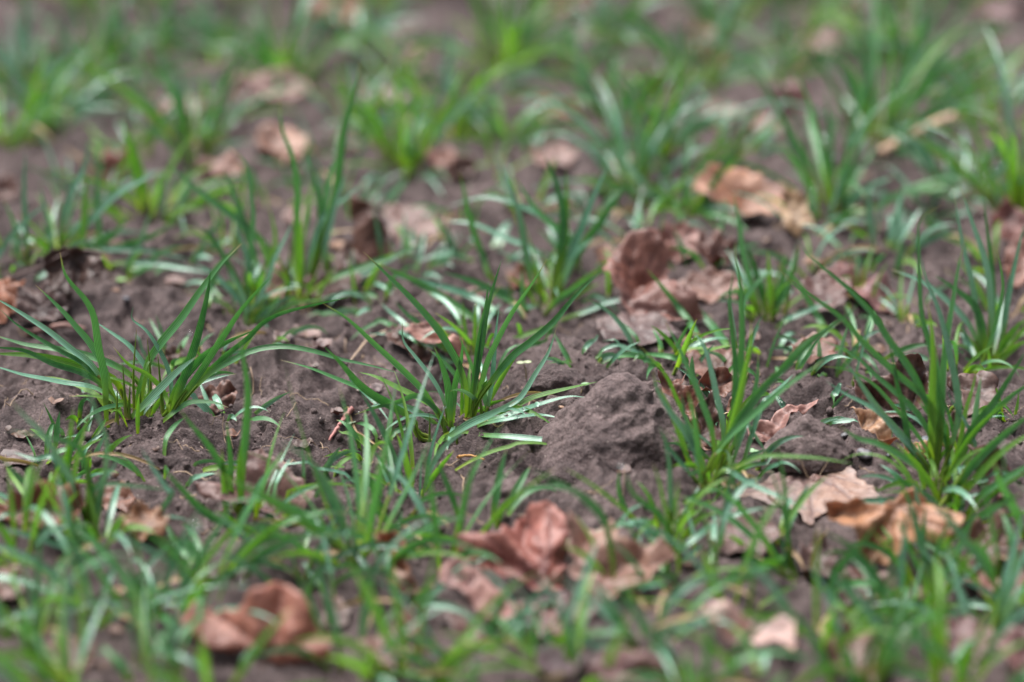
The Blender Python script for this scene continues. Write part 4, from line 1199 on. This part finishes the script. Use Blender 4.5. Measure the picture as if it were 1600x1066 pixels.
# ---- grass: the blurred tufts of the near and far ground
for a in (
        # near
        (560, 872, 210, 20, 'crowded near tuft with blades leaning both ways beside the peach leaf scrap', 'the crowded near tuft', 'g', -0.1, 1.2),
        (648, 772, 120, 10, 'low tuft with yellow shoots just in front of the tallest sharp tuft', 'the low yellow shoot tuft', 'y', 0, 0.9),
        (695, 872, 150, 7, 'near tuft of dark blades touching the reddish leaf with raised lobes', 'the dark near tuft', 'g', 0.2, 0.9),
        (330, 905, 150, 15, 'dense near tuft between the dull pink and the rust red leaves', 'the dense near tuft', 'g', 0.1, 1.2),
        (245, 960, 170, 19, 'bushy blurred tuft next to the rust red humped leaf', 'the bushy blurred tuft', 'g', 0, 1.3),
        (150, 965, 150, 15, 'blurred tuft of flat blades before the low clod', 'the flat blurred tuft', 't', -0.2, 1.4),
        (60, 990, 160, 15, 'blurred tuft with pale blades at the lower corner', 'the pale corner tuft', 'g', 0.1, 1.2),
        (30, 880, 110, 8, 'short tuft near the border below the hollow brown leaf', 'the short border tuft', 'y', 0, 1.0),
        (110, 1075, 150, 13, 'tuft cut by the lower edge with yellowish shoots', 'the yellowish lower tuft', 'y', 0, 1.1),
        (235, 1080, 130, 13, 'tuft cut by the lower edge beneath the bushy blurred tuft', 'the lower edge tuft', 'g', 0, 1.2),
        (340, 1085, 120, 10, 'very near tuft right below the rust red humped leaf', 'the very near tuft', 'y', 0.2, 1.2),
        (470, 900, 110, 9, 'tuft of wide pale blades behind the rust red humped leaf', 'the wide pale tuft', 't', -0.2, 1.3),
        (545, 1040, 120, 12, 'low near tuft in front of the pale mauve scrap', 'the low near tuft', 'g', 0.2, 1.3),
        (640, 1060, 140, 14, 'near tuft with yellow green blades fanning beside a reddish scrap', 'the fanning near tuft', 'y', 0.2, 1.2),
        (740, 1030, 120, 12, 'near tuft of flat pale blades under the rosy brown leaf', 'the flat near tuft', 't', 0.3, 1.5),
        (835, 1025, 110, 11, 'near tuft with dark upright shoots by the purplish grey leaf', 'the dark shoot tuft', 'g', 0, 1.0),
        (905, 1060, 130, 12, 'near tuft covering the purplish grey leaf', 'the covering near tuft', 'y', 0, 1.2),
        (1015, 985, 115, 13, 'near tuft with blades arching over the dark wine red leaf', 'the arching near tuft', 't', -0.2, 1.5),
        (1090, 1070, 130, 12, 'near tuft by the dark wine red leaf at the lower edge', 'the wine leaf tuft', 'g', 0.1, 1.2),
        (1142, 945, 140, 7, 'near tuft of straight yellow green stems above the whitish lobed leaf', 'the straight stem tuft', 'y', 0, 0.7),
        (1105, 900, 120, 8, 'near tuft of pale flat blades beside the small white topped tuft', 'the pale flat tuft', 't', 0.2, 1.4),
        (1190, 1085, 110, 7, 'near tuft growing through the whitish lobed leaf', 'the whitish leaf tuft', 'y', 0, 1.1),
        (1252, 905, 130, 11, 'near tuft with sparkling blades under the pale veined leaf', 'the sparkling near tuft', 'g', -0.1, 1.2),
        (1285, 1000, 110, 7, 'near tuft with upright stems between two whitish leaves', 'the upright near tuft', 'y', 0, 0.9),
        (1345, 1072, 140, 12, 'near tuft standing in front of the dim brown leaf', 'the dim leaf tuft', 'g', 0, 1.0),
        (1405, 990, 130, 12, 'near tuft with crossed blades under the mauve grey leaf', 'the crossed near tuft', 'g', 0.1, 1.3),
        (1480, 1075, 150, 13, 'tall near tuft at the lower edge below the tall near blade', 'the tall lower tuft', 'y', 0, 0.9),
        (1545, 990, 140, 13, 'near tuft of bluish blades by the smooth reddish brown leaf', 'the bluish near tuft', 't', 0, 1.2),
        (1585, 925, 180, 11, 'near tuft with dark wide blades at the border below the crumpled leaf', 'the dark wide tuft', 'g', -0.2, 0.9),
        (1575, 1075, 120, 10, 'near tuft in the lower corner before the reddish brown leaf', 'the corner near tuft', 'g', 0, 1.1),
        (600, 945, 90, 8, 'short near tuft of pale tips under the rolled leaf strip', 'the short pale tuft', 't', 0.3, 1.4),
        (1210, 850, 90, 6, 'thin near tuft with hanging blades before the pale veined leaf', 'the thin hanging tuft', 'g', -0.2, 1.2),
        (760, 830, 85, 6, 'thin low tuft of narrow blades on the bare soil patch', 'the thin low tuft', 'g', 0.3, 1.0),
        # far
        (303, 242, 140, 15, 'blurred upright tuft of dark green blades standing alone far back', 'the upright far tuft', 'g', 0, 0.6),
        (440, 120, 135, 20, 'broad blurred tuft over the pale pink leaf far back', 'the broad far tuft', 'g', 0.1, 1.0),
        (640, 262, 125, 14, 'yellow green blurred tuft behind the tube shaped leaf', 'the yellow green tuft', 'y', 0.1, 0.8),
        (705, 205, 140, 15, 'bright yellow green tuft in the second far row', 'the bright far tuft', 'y', 0, 0.8),
        (790, 105, 150, 18, 'tall yellow green tuft at the far upper edge', 'the tall far tuft', 'y', 0.1, 0.8),
        (165, 95, 110, 12, 'blurred tuft round a dark gap far back', 'the dark gap tuft', 'g', 0, 0.9),
        (75, 200, 110, 12, 'blurred tuft with bluish flat blades near the border far back', 'the bluish far tuft', 't', 0.1, 1.3),
        (8, 225, 120, 10, 'yellow tinged tuft cut by the border far back', 'the yellow tinged tuft', 'y', 0.2, 0.9),
        (30, 120, 90, 10, 'low grey green tuft near the far corner', 'the low far tuft', 't', 0, 1.3),
        (120, 140, 80, 9, 'low yellow green tuft between the dark gap tuft and the border', 'the low yellow far tuft', 'y', 0, 1.2),
        (985, 290, 150, 15, 'blurred dark blue green tuft behind the mauve scrap', 'the blue green tuft', 't', -0.1, 0.9),
        (1040, 235, 120, 12, 'fresh green blurred tuft beneath the reddish split leaf', 'the fresh green tuft', 'g', 0.2, 1.0),
        (955, 190, 100, 10, 'small dark tuft beside the orange brown leaf far back', 'the small dark far tuft', 'g', -0.1, 1.0),
        (1085, 130, 110, 12, 'green tuft wrapped around the cream round leaf', 'the cream leaf tuft', 'g', 0, 0.9),
        (1140, 40, 100, 12, 'bright green tuft at the far edge beyond the cream leaf', 'the bright far edge tuft', 'g', 0, 1.0),
        (1302, 330, 160, 15, 'broad dark tuft with a wide white lit blade in the middle distance', 'the broad dark tuft', 'g', 0, 0.9),
        (1368, 225, 170, 17, 'tall soft tuft leaning over the straw in the blurred distance', 'the tall soft tuft', 'g', 0.1, 0.8),
        (1420, 95, 130, 14, 'soft green tuft far beyond the straw', 'the soft far tuft', 'g', 0, 1.0),
        (1590, 335, 190, 16, 'tall bright tuft at the border above the red brown leaf', 'the tall bright border tuft', 'y', -0.05, 0.7),
        (1545, 195, 120, 12, 'grey green tuft near the border far back', 'the grey green tuft', 't', 0, 1.2),
        (1495, 120, 90, 10, 'thin faded tuft near the far corner', 'the thin faded tuft', 't', 0, 1.1),
        (1240, 105, 100, 11, 'small soft tuft between mauve leaves far back', 'the small soft tuft', 'g', 0.1, 1.1),
        (1345, 70, 80, 10, 'short soft tuft at the far upper edge beside the mauve leaf', 'the short far tuft', 'y', 0, 1.2),
        (235, 330, 95, 9, 'small yellow stemmed tuft behind the slender upright one', 'the small yellow tuft', 'y', 0.1, 0.8),
        (265, 322, 80, 6, 'low flat bladed tuft by the bent dark blade', 'the low flat tuft', 'g', 0.6, 1.4),
        (790, 215, 90, 9, 'tuft of blades lying sideways on the soil far back', 'the lying far tuft', 't', -0.5, 1.6),
        (560, 70, 90, 11, 'soft grey green tuft beyond the light orange leaf', 'the soft grey tuft', 't', 0, 1.2),
        (610, 130, 80, 8, 'small faded tuft left of the peach leaf far back', 'the small faded tuft', 't', 0, 1.2),
        (940, 60, 90, 11, 'faded tuft near the far upper edge above the reddish split leaf', 'the faded upper tuft', 't', 0, 1.2),
        (345, 75, 80, 10, 'faded tuft beside the broad blurred tuft far back', 'the faded far tuft', 't', 0, 1.1),
        (255, 80, 70, 9, 'short green tuft near the dark gap far back', 'the short green tuft', 'g', 0, 1.1),
        (1135, 255, 90, 10, 'low tuft of pale lying blades above the large pale pink leaf', 'the low pale tuft', 't', 0.2, 1.5),
        (1060, 330, 90, 9, 'low tuft of dark lying blades before the large pale pink leaf', 'the low dark tuft', 'g', 0.3, 1.4),
        (1500, 300, 100, 9, 'pale thin tuft lying over dark soil near the border tuft', 'the pale thin tuft', 't', 0.1, 1.3),
        (1385, 395, 70, 7, 'low pale tuft behind the crossing blades', 'the low pale back tuft', 't', 0, 1.4),
        (560, 215, 80, 8, 'pale flat tuft behind the forked tuft', 'the pale flat back tuft', 't', -0.2, 1.4),
        (210, 165, 70, 8, 'low soft tuft on the soil rise far back', 'the low soft tuft', 'g', 0, 1.4),
        (880, 110, 80, 9, 'soft tuft beyond the orange brown leaf far back', 'the soft back tuft', 'g', 0.1, 1.2),
        (1450, 345, 60, 6, 'short pale sprig beside a weed sprout in the middle distance', 'the short pale sprig', 't', 0, 1.3)):
    far = a[1] < 420
    grown(a[0], a[1], a[2] * (1.45 if far else 1.5), int(a[3] * (1.9 if far else 1.15)), a[4], a[5], a[6], a[7], a[8] * (1.0 if far else 1.1), wide=1.05 if far else 0.95, flat=0.40 if far else 0.34)
# thin shoots along the drilled rows
rw = random.Random(77)
for (x0, y0, x1, y1, n_) in ((230, 640, 820, 60, 13), (700, 690, 1100, 60, 11), (1130, 740, 1400, 90, 10), (1470, 740, 1600, 300, 6), (40, 420, 460, 80, 11), (-10, 240, 190, 70, 6), (1180, 120, 1260, 20, 3), (330, 420, 620, 120, 7), (560, 480, 900, 130, 8), (950, 480, 1230, 110, 7), (1300, 480, 1520, 110, 7), (120, 330, 330, 80, 5), (1020, 560, 1300, 560, 3), (20, 880, 160, 700, 4), (520, 960, 690, 720, 4), (1040, 960, 1080, 860, 2), (1380, 980, 1470, 800, 4)):
    for i in range(n_):
        t = (i + rw.uniform(0.1, 0.9)) / n_
        x, y = x0 + (x1 - x0) * t + rw.gauss(0, 24), y0 + (y1 - y0) * t + rw.gauss(0, 10)
        sz = 60 + 60 * (y / 1066)
        grown(x, y, sz * rw.uniform(0.7, 1.5), rw.randint(4, 8), 'thin young grass shoot of a few blades growing between the larger tufts', 'a thin young grass shoot', rw.choice('gyyt'), 0, 1.3, wide=0.8, flat=0.45, group='thin shoots along the drilled rows')

# low tufts with blades lying over the soil between the sharp ones
for px, py, hp, n_, tn, ln, lab in (
        (645, 428, 95, 9, 't', 0.3, 'low tuft of pale lying blades behind the long fan of the tallest tuft'),
        (600, 462, 80, 7, 'g', -0.3, 'low tuft of dark lying blades beside the dark rust flat leaf'),
        (335, 562, 90, 9, 'y', 0.1, 'small crowded tuft in the gap between the sweeping tuft and the curled pale blade'),
        (285, 402, 80, 8, 't', 0.2, 'low tuft of lying blades above the soil hump with the green sprout'),
        (1042, 562, 95, 10, 'g', 0.4, 'low tuft with sideways blades behind the big pointed clod'),
        (1092, 592, 70, 7, 'y', 0.2, 'short bright tuft behind the wedged brown leaf'),
        (1005, 388, 90, 8, 't', -0.2, 'low pale tuft beside the smooth mauve leaf'),
        (822, 335, 95, 9, 't', -0.4, 'low tuft of whitish lying blades beyond the tuft behind the tallest one'),
        (1335, 545, 90, 9, 'g', 0, 'small dark tuft behind the crossing of two long blades'),
        (1412, 502, 95, 9, 't', 0.1, 'small bluish tuft behind the broad pale upright blade'),
        (1238, 602, 80, 8, 'g', 0.3, 'low tuft of fresh blades beyond the ruffled tan leaf'),
        (905, 578, 70, 7, 't', 0.3, 'low tuft of lit lying blades behind the small gritty clod'),
        (122, 645, 80, 7, 'g', -0.2, 'low tuft of dark blades at the soil bank under the sweeping tuft'),
        (352, 645, 75, 7, 't', 0.3, 'small tuft next to the dark folded leaf'),
        (60, 728, 90, 8, 'g', -0.1, 'low near tuft above the hollow brown leaf'),
        (252, 735, 90, 7, 'g', 0.2, 'thin near tuft on dark soil beyond the dull pink leaf'),
        (480, 742, 95, 8, 't', 0.2, 'thin near tuft in front of the short pink stem'),
        (600, 705, 70, 7, 'y', 0, 'small yellow tuft at the left foot of the tallest sharp tuft'),
        (1265, 668, 55, 6, 't', 0.2, 'tiny tuft of wet blades with a big white droplet'),
        (1580, 655, 90, 8, 'y', -0.2, 'bright short tuft at the border behind the red leaf'),
        (180, 412, 85, 8, 'g', 0.5, 'low tuft of dark blades right beside the dark ribbed leaf'),
        (540, 330, 85, 8, 't', 0.3, 'low grey tuft behind the forked tuft'),
        (760, 395, 85, 8, 't', -0.4, 'pale tuft sprawling on the soil in the middle distance'),
        (1110, 402, 90, 9, 'g', 0.1, 'dark tuft over the brown leaves in the middle distance')):
    grown(px, py, hp, n_, lab, 'a low tuft', tn, ln, 1.5, wide=0.95, flat=0.6)
for i in range(20):
    grown(10 + i * 83 + rw.uniform(-30, 30), rw.uniform(-62, 8), rw.uniform(100, 150), rw.randint(13, 20), 'blurred grass tuft at the far edge with only its blade tips in view', 'a far tuft', rw.choice('ggyt'), 0, 1.0, group='tufts cut off by the far edge')
rc = random.Random(4)

# ---- clods
IV, IF = ico(5)


import mathutils.noise as mnoise


def clod(px, py, size, label, seed, squash=0.75, sink=0.35, sub=5, point=0.0, shear=0.0):
    p = hit(px, py)
    V0, F0 = ico(sub)
    V = V0.copy()
    if point:                                   # a mound with spreading foot
        z_ = V[:, 2]
        rn = 1.3 * (1 - np.clip((z_ + 0.35) / 1.35, 0, 1) ** 1.5) ** 0.6
        k_ = np.clip(rn / np.sqrt(np.maximum(1 - z_ * z_, 1e-4)), 0.5, 2.2)
        V[:, 0] *= k_
        V[:, 1] *= k_
    d = 1 + 0.15 * n3(V, 0.9, seed) + 0.10 * n3(V, 2.1, seed + 3) + 0.06 * n3(V, 4.2, seed + 6)
    V = V * d[:, None]
    zz = V[:, 2].copy()
    sc = 1 - point * np.clip(zz, -0.4, 1.2)
    V[:, 0] = V[:, 0] * sc + shear * zz
    V[:, 1] = V[:, 1] * sc
    V = V * (np.array(size) * np.array([1, 1, squash]))
    N = V / (np.array(size) ** 2 * np.array([1, 1, squash ** 2]))
    N /= np.linalg.norm(N, axis=1)[:, None]
    for k in range(len(V)):                     # crumbly faces, the same grain in every direction
        q = Vector(V[k]) + Vector((seed, 0, 0))
        a1 = mnoise.fractal(q * 75, 0.7, 2.1, 4)
        cell = mnoise.voronoi(q * 210)[0][0]
        cell2 = mnoise.voronoi(q * 520)[0][0]
        a2 = mnoise.noise(q * 34)
        V[k] += N[k] * (0.0017 * a1 - 0.0022 * max(0.0, a2 - 0.25) + 0.0012 * (0.4 - cell) + 0.0007 * (0.4 - cell2))
    c = p + np.array([0, size[1] * 0.55, size[2] * squash * (1 - 2 * sink) * 0.5])
    o = mesh_obj('soil_clod', V, F0, M_CLOD)
    o.location = c
    tag(o, label, 'soil clod', 'clods of earth between the tufts')
    return o


clod(958, 706, (0.030, 0.028, 0.033), 'big pointed brown soil clod between the two sharpest tufts', 5, 0.9, 0.36, 6, 0.10, 0.22)
clod(870, 612, (0.016, 0.012, 0.012), 'small gritty clod behind the ribbed lying blade', 2, 0.8, 0.3)
clod(1262, 700, (0.015, 0.012, 0.015), 'small dark earth lump under the ruffled tan leaf', 7, 0.9, 0.42, 5, 0.3)
clod(1150, 815, (0.014, 0.012, 0.010), 'low blurred clod before the foot of the tall twin blades', 33, 0.7, 0.45)
clod(800, 775, (0.013, 0.010, 0.009), 'low crumbly clod on the bare soil patch', 44, 0.7, 0.45)


# ---- sticks and straws
def stick(pts, wpx, colr, label, name='fallen_twig', cat='twig', up=0.002, taper=0.5):
    rr = random.Random(int(pts[0][0]))
    P = [hit(*p) + np.array([0, 0, up]) for p in pts]
    if len(P) == 2:
        P = [P[0], (P[0] + P[1]) / 2 + np.array([0, 0, 0.001]), P[1]]
    for p in P:
        p[2] = max(p[2], float(H(p[0], p[1])) + up)
    S = resample(P, 24)
    S[:, 2] = np.maximum(S[:, 2], np.linspace(S[0, 2], S[-1, 2], 24) * 0.5 + S[:, 2] * 0.5)
    S += np.array([[0, 0, 0.0003 * rr.uniform(-1, 1)] for _ in S])
    r = wpx * 0.5 * pxm(P[0][1])
    o = stem_mesh(S - S[0], r, r * taper, None, M_WOOD, name, 8)
    o.location = S[0]
    o.color = (*colr, 1)
    tag(o, label, cat, 'twigs and straws on the soil')
    return o


stick(G('120,512 220,490 300,475 400,492'), 11, (0.24, 0.13, 0.11), 'reddish brown stick lying below the purple brown leaf')
stick(A('715,478 640,520 540,570 490,610 440,655'), 4, (0.42, 0.31, 0.22), 'thin bent straw beside the tallest sharp tuft', 'dry_straw', 'straw', 0.003)
stick(A('455,865 420,910 380,960 345,1015'), 9, (0.36, 0.15, 0.14), 'short pink stem on the soil slope')
stick(N('1372,250 1410,228 1450,208 1488,192'), 16, (0.52, 0.35, 0.25), 'thick pale straw blurred in the distance', 'dry_straw', 'straw', 0.004, 0.9)
stick(N('715,718 735,720 757,722'), 5, (0.42, 0.22, 0.07), 'small orange needle in front of the tallest sharp tuft', 'dry_straw', 'straw', 0.0015)
stick(E('790,1045 850,1015 915,985'), 6, (0.26, 0.17, 0.13), 'forked root piece in the shade under the broad pale blade')
stick(B_('905,935 990,925 1080,905'), 3, (0.55, 0.42, 0.28), 'hair thin straw caught at the roots of the tall twin blades', 'dry_straw', 'straw', 0.006)
stick(N('1160,740 1200,733 1250,726'), 3, (0.10, 0.06, 0.05), 'dark leaf stalk of the pale veined leaf resting on soil')
stick(Fq('0,215 30,240 50,255'), 5, (0.45, 0.27, 0.16), 'short tan straw before the pale veined leaf', 'dry_straw', 'straw')
stick(N('1170,870 1200,885 1225,900'), 4, (0.38, 0.25, 0.17), 'blurred tan straw below the thin hanging tuft', 'dry_straw', 'straw')

# ---- pebbles
PV, PF = ico(3)


def pebble(px, py, wpx, colr, label, seed):
    p = hit(px, py)
    r = wpx * 0.5 * pxm(p[1])
    V = PV * (1 + 0.3 * n3(PV, 1.1, seed) + 0.1 * n3(PV, 3, seed))[:, None] * r * np.array([1.15, 0.9, 0.62])
    o = mesh_obj('pebble', V, PF, M_STONE)
    o.location = p + np.array([0, 0, r * 0.2])
    o.rotation_euler.z = seed
    o.color = (*colr, 1)
    tag(o, label, 'pebble', 'small stones on the soil')


for i, (px, py, wd, cl, lb) in enumerate((
        (1321, 682, 16, (0.045, 0.042, 0.05), 'black pebble in front of the crisp curled tan leaf'),
        (1311, 699, 20, (0.06, 0.055, 0.06), 'dark grey pebble nearest the arched low stem'),
        (1445, 692, 24, (0.08, 0.085, 0.10), 'slate blue stone in the hollow under the dark standing leaf'),
        (1350, 712, 26, (0.10, 0.092, 0.105), 'flat grey stone at the tip of the arched low stem'),
        (1208, 678, 14, (0.14, 0.135, 0.16), 'bluish stone inside the ruffled tan leaf'),
        (197, 468, 12, (0.05, 0.05, 0.065), 'blue black pebble on the soil hump'),
        (452, 530, 20, (0.16, 0.13, 0.135), 'pale mauve stone under the arching blade'),
        (877, 637, 8, (0.45, 0.28, 0.19), 'tiny orange grain beside the big pointed clod'),
        (700, 590, 6, (0.34, 0.28, 0.25), 'tiny beige grain behind the tallest tuft'),
        (560, 610, 6, (0.30, 0.25, 0.22), 'tiny pale grain on the soil swell'),
        (1388, 712, 9, (0.05, 0.05, 0.055), 'small black grain beyond the pale veined leaf'))):
    pebble(px, py, wd, cl, lb, 1.7 * i + 0.4)


# ---- weed sprouts with two round seed leaves
def sprout(px, py, hpx, leaf, colr, label, seed, n=2):
    rr = random.Random(seed)
    b = hit(px, py)
    k = pxm(b[1])
    e = bpy.data.objects.new('weed_sprout', None)
    e.empty_display_size = 0.005
    COL.objects.link(e)
    e.location = b
    tag(e, label, 'weed sprout', 'tiny round leaved weed sprouts')
    top = b + np.array([rr.uniform(-1, 1) * hpx * k * 0.2, 0, hpx * k])
    st = stem_mesh(resample([b - np.array([0, 0, 0.002]), (b + top) / 2 + np.array([0.0005, 0, 0]), top], 8), 0.0004, 0.0003, e, M_SPROUT)
    st.color = (0.35, 0.28, 0.16, 1)
    for i in range(n):
        a = math.pi * 2 * i / n + rr.uniform(-0.4, 0.4)
        r = leaf * 0.5 * k
        V, F = [], []
        rings, seg = 4, 14
        for q in range(rings + 1):
            for s in range(seg):
                t = 2 * math.pi * s / seg
                V.append((q / rings * r * math.cos(t) + r * 0.9, q / rings * r * 0.8 * math.sin(t), 0.25 * r * (q / rings) ** 2 + 0.3 * r))
        F = [(q * seg + s, q * seg + (s + 1) % seg, (q + 1) * seg + (s + 1) % seg, (q + 1) * seg + s) for q in range(rings) for s in range(seg)]
        M = np.array([[math.cos(a), -math.sin(a), 0], [math.sin(a), math.cos(a), 0], [0, 0, 1]])
        o = mesh_obj('seed_leaf', np.array(V) @ M.T + top, F, M_SPROUT, e)
        sm = o.modifiers.new('thickness', 'SOLIDIFY')
        sm.thickness = 0.0003
        o.color = (*colr, 1)


sprout(822, 590, 22, 13, (0.26, 0.30, 0.17), 'weed sprout with two cream seed leaves beside the tallest tuft', 1)
sprout(907, 612, 8, 14, (0.16, 0.29, 0.14), 'weed sprout with one round leaf against the ribbed lying blade', 2, 1)
sprout(190, 445, 6, 10, (0.14, 0.28, 0.07), 'light green weed sprout on the soil hump', 3, 3)
sprout(1178, 712, 6, 9, (0.20, 0.36, 0.18), 'green weed sprout at the foot of the tall twin blades', 4, 3)
sprout(1138, 722, 6, 9, (0.20, 0.36, 0.18), 'green weed sprout in front of the wedged brown leaf', 5, 2)
sprout(1450, 330, 30, 26, (0.15, 0.26, 0.12), 'blurred weed sprout near the short pale sprig', 6, 3)
sprout(1345, 352, 16, 22, (0.18, 0.27, 0.14), 'blurred pale weed sprout beyond the crossing blades', 7, 3)
sprout(548, 668, 6, 10, (0.32, 0.42, 0.28), 'grey green weed sprout beside the short pink stem', 8, 3)
# the cut-off green scrap by the tan leaf
gs = fallen_leaf(N('1370,682 1374,672 1394,674 1393,686 1388,696 1371,692'), (0.30, 0.46, 0.24), 'square scrap of pale green blade lying on the crisp tan leaf', 60, 0, 0.001, 0.001, 0.001, lift=0.004, name='blade_scrap', group='')
gs.data.materials[0] = M_SPROUT
gs['category'] = 'leaf scrap'

# ---- droplets
DV, DF = ico(3)


def droplet(px, py, rpx):
    best = None
    d = ray(px, py)
    for S, e in SPINES:
        q = S[4:] - CAM
        t = q @ d
        dist = np.linalg.norm(q - t[:, None] * d, axis=1)
        k = int(np.argmin(dist))
        if best is None or dist[k] < best[0]:
            best = (dist[k], S[4 + k], e)
    p, e = best[1], best[2]
    r = rpx * pxm(p[1])
    tc = CAM - p
    tc = tc / np.linalg.norm(tc)
    o = mesh_obj('water_droplet', DV * r * np.array([1, 1, 0.85]), DF, M_WATER)
    o.location = p + (tc * 0.6 + np.array([0, 0, 0.7])) * r * 0.8
    tag(o, 'clear water droplet clinging to ' + e['_who'], 'water droplet', 'water droplets on the grass')


for px, py, rr_ in ((1222, 633, 5), (1224, 620, 2.5), (683, 446, 4), (738, 478, 3), (692, 637, 2.5), (641, 648, 4), (300, 518, 4), (130, 610, 5), (375, 915, 9), (1438, 517, 6), (1420, 403, 4), (415, 380, 5),
                    (842, 633, 4), (893, 690, 3.5), (822, 642, 2.5), (808, 650, 2.5), (975, 732, 6), (1006, 790, 5), (1078, 730, 3), (1004, 300, 6), (45, 102, 9), (312, 245, 8), (376, 410, 3), (357, 467, 3),
                    (583, 772, 6), (625, 822, 7), (132, 960, 9), (95, 957, 8), (310, 825, 10), (245, 950, 8), (320, 310, 7), (640, 235, 9), (1310, 240, 9), (1560, 265, 8), (1086, 535, 4), (634, 590, 2), (1520, 750, 4), (560, 640, 2), (268, 178, 7), (142, 258, 4)):
    droplet(px, py, rr_)

# ---- crumbs of soil, too many to count
rg = np.random.default_rng(5)
TUFTS = [o.location[:] for o in COL.objects if o.name.startswith('grass_tuft') and -0.2 < o.location.y < 0.32 and abs(o.location.x) < 0.34]
CV, CF = ico(1)
Vs, Fs = [], []
nC = 9500
for i in range(nC + 2500):
    y = rg.uniform(-0.16, 0.26) if i < 8000 else rg.uniform(-0.3, 0.75)
    x = rg.uniform(-0.36, 0.36)
    if i % 3 == 0:                              # heaped round the crowns
        e_ = TUFTS[int(rg.integers(len(TUFTS)))]
        x, y = e_[0] + rg.normal(0, 0.008), e_[1] + rg.normal(0, 0.009)
    if float(perlin(x * 24 + 3, y * 24)) < -0.15 and rg.random() < 0.75:
        continue
    r = min(0.0003 + rg.exponential(0.0005), 0.0042)
    a = CV * (1 + rg.uniform(-0.3, 0.3, (len(CV), 1))) * r * rg.uniform(0.7, 1.2, 3)
    z = float(H(x, y))
    ci, cj = int((x - CAP0[0]) / CAPS), int((y - CAP0[1]) / CAPS)
    if cap[ci - 1:ci + 2, cj - 1:cj + 2].min() < z + 0.004:
        continue
    Fs.append(CF + len(CV) * len(Vs))
    Vs.append(a + np.array([x, y, z + r * 0.3]))
o = mesh_obj('soil_crumbs', np.concatenate(Vs), np.concatenate(Fs), M_CLOD)
tag(o, 'loose crumbs of brown earth scattered over the soil', kind='stuff')

# hair roots and shreds of straw, too many to count
Vs, Fs, nv = [], [], 0
for i in range(420):
    x, y = rg.uniform(-0.34, 0.34), rg.uniform(-0.18, 0.32)
    a = rg.uniform(0, 6.28)
    L = rg.uniform(0.004, 0.022)
    S = []
    for k in range(7):
        a += rg.uniform(-0.5, 0.5)
        x, y = x + math.cos(a) * L / 6, y + math.sin(a) * L / 6
        S.append((x, y, float(H(x, y)) + 0.0006 + 0.0012 * abs(math.sin(k * 1.3 + i))))
    r = rg.uniform(0.00012, 0.0004)
    S = np.array(S)
    for k in range(7):
        t = S[min(k + 1, 6)] - S[max(k - 1, 0)]
        t /= np.linalg.norm(t)
        p = np.cross(t, [0, 0, 1.0])
        p /= np.linalg.norm(p) + 1e-9
        q = np.cross(p, t)
        Vs += [S[k] + p * r, S[k] + q * r, S[k] - p * r, S[k] - q * r]
    Fs += [(nv + k * 4 + c, nv + k * 4 + (c + 1) % 4, nv + k * 4 + 4 + (c + 1) % 4, nv + k * 4 + 4 + c) for k in range(6) for c in range(4)]
    nv += 28
o = mesh_obj('root_fibres', Vs, Fs, M_WOOD)
o.color = (0.30, 0.21, 0.14, 1)
tag(o, 'fine root fibres and straw shreds strewn on the earth', kind='stuff')

# the crop goes on past the picture: one mass of grass out of the frame
rs = random.Random(31)
Vs, Fs, UVs, nv, made = [], [], [], 0, 0
while made < 620:
    x, y = rs.uniform(-1.1, 1.1), rs.uniform(-0.45, 2.3)
    q = np.array([x, y, 0.03]) - CAM
    dep = float(q @ _F)
    u, v = float(q @ _X) / dep * FOC / SENS * 1600, float(q @ _U) / dep * FOC / SENS * 1600
    if abs(u) < 930 and -720 < v < 640:
        continue
    made += 1
    for i in range(rs.randint(7, 13)):
        az = rs.uniform(0, 6.283)
        bx, by = x + rs.gauss(0, 0.008), y + rs.gauss(0, 0.008)
        S = grown_spine((bx, by, float(H(bx, by)) - 0.003), az, R(rs.uniform(30, 88)), rs.uniform(0.02, 0.075), R(rs.uniform(10, 80)), rs, 7)
        W = rs.uniform(0.0022, 0.004)
        side = np.array([-math.sin(az), math.cos(az), 0])
        for k in range(7):
            f = W * 0.5 * (0.5 + 0.5 * min(1, k / 2)) * (1 - (k / 6) ** 2.2) + 0.00005
            Vs += [S[k] - side * f, S[k] - np.array([0, 0, f * 0.4]), S[k] + side * f]
            UVs += [(0, k / 6), (0.5, k / 6), (1, k / 6)]
        Fs += [(nv + k * 3 + c, nv + k * 3 + c + 1, nv + k * 3 + 4 + c, nv + k * 3 + 3 + c) for k in range(6) for c in (0, 1)]
        nv += 21
o = mesh_obj('surrounding_grass', Vs, Fs, M_BLADE, uv=UVs)
tag(o, 'young grass crop continuing across the field all around', kind='stuff')


# ---------------------------------------------------------------- grass out of the frame and the soil
build_soil()
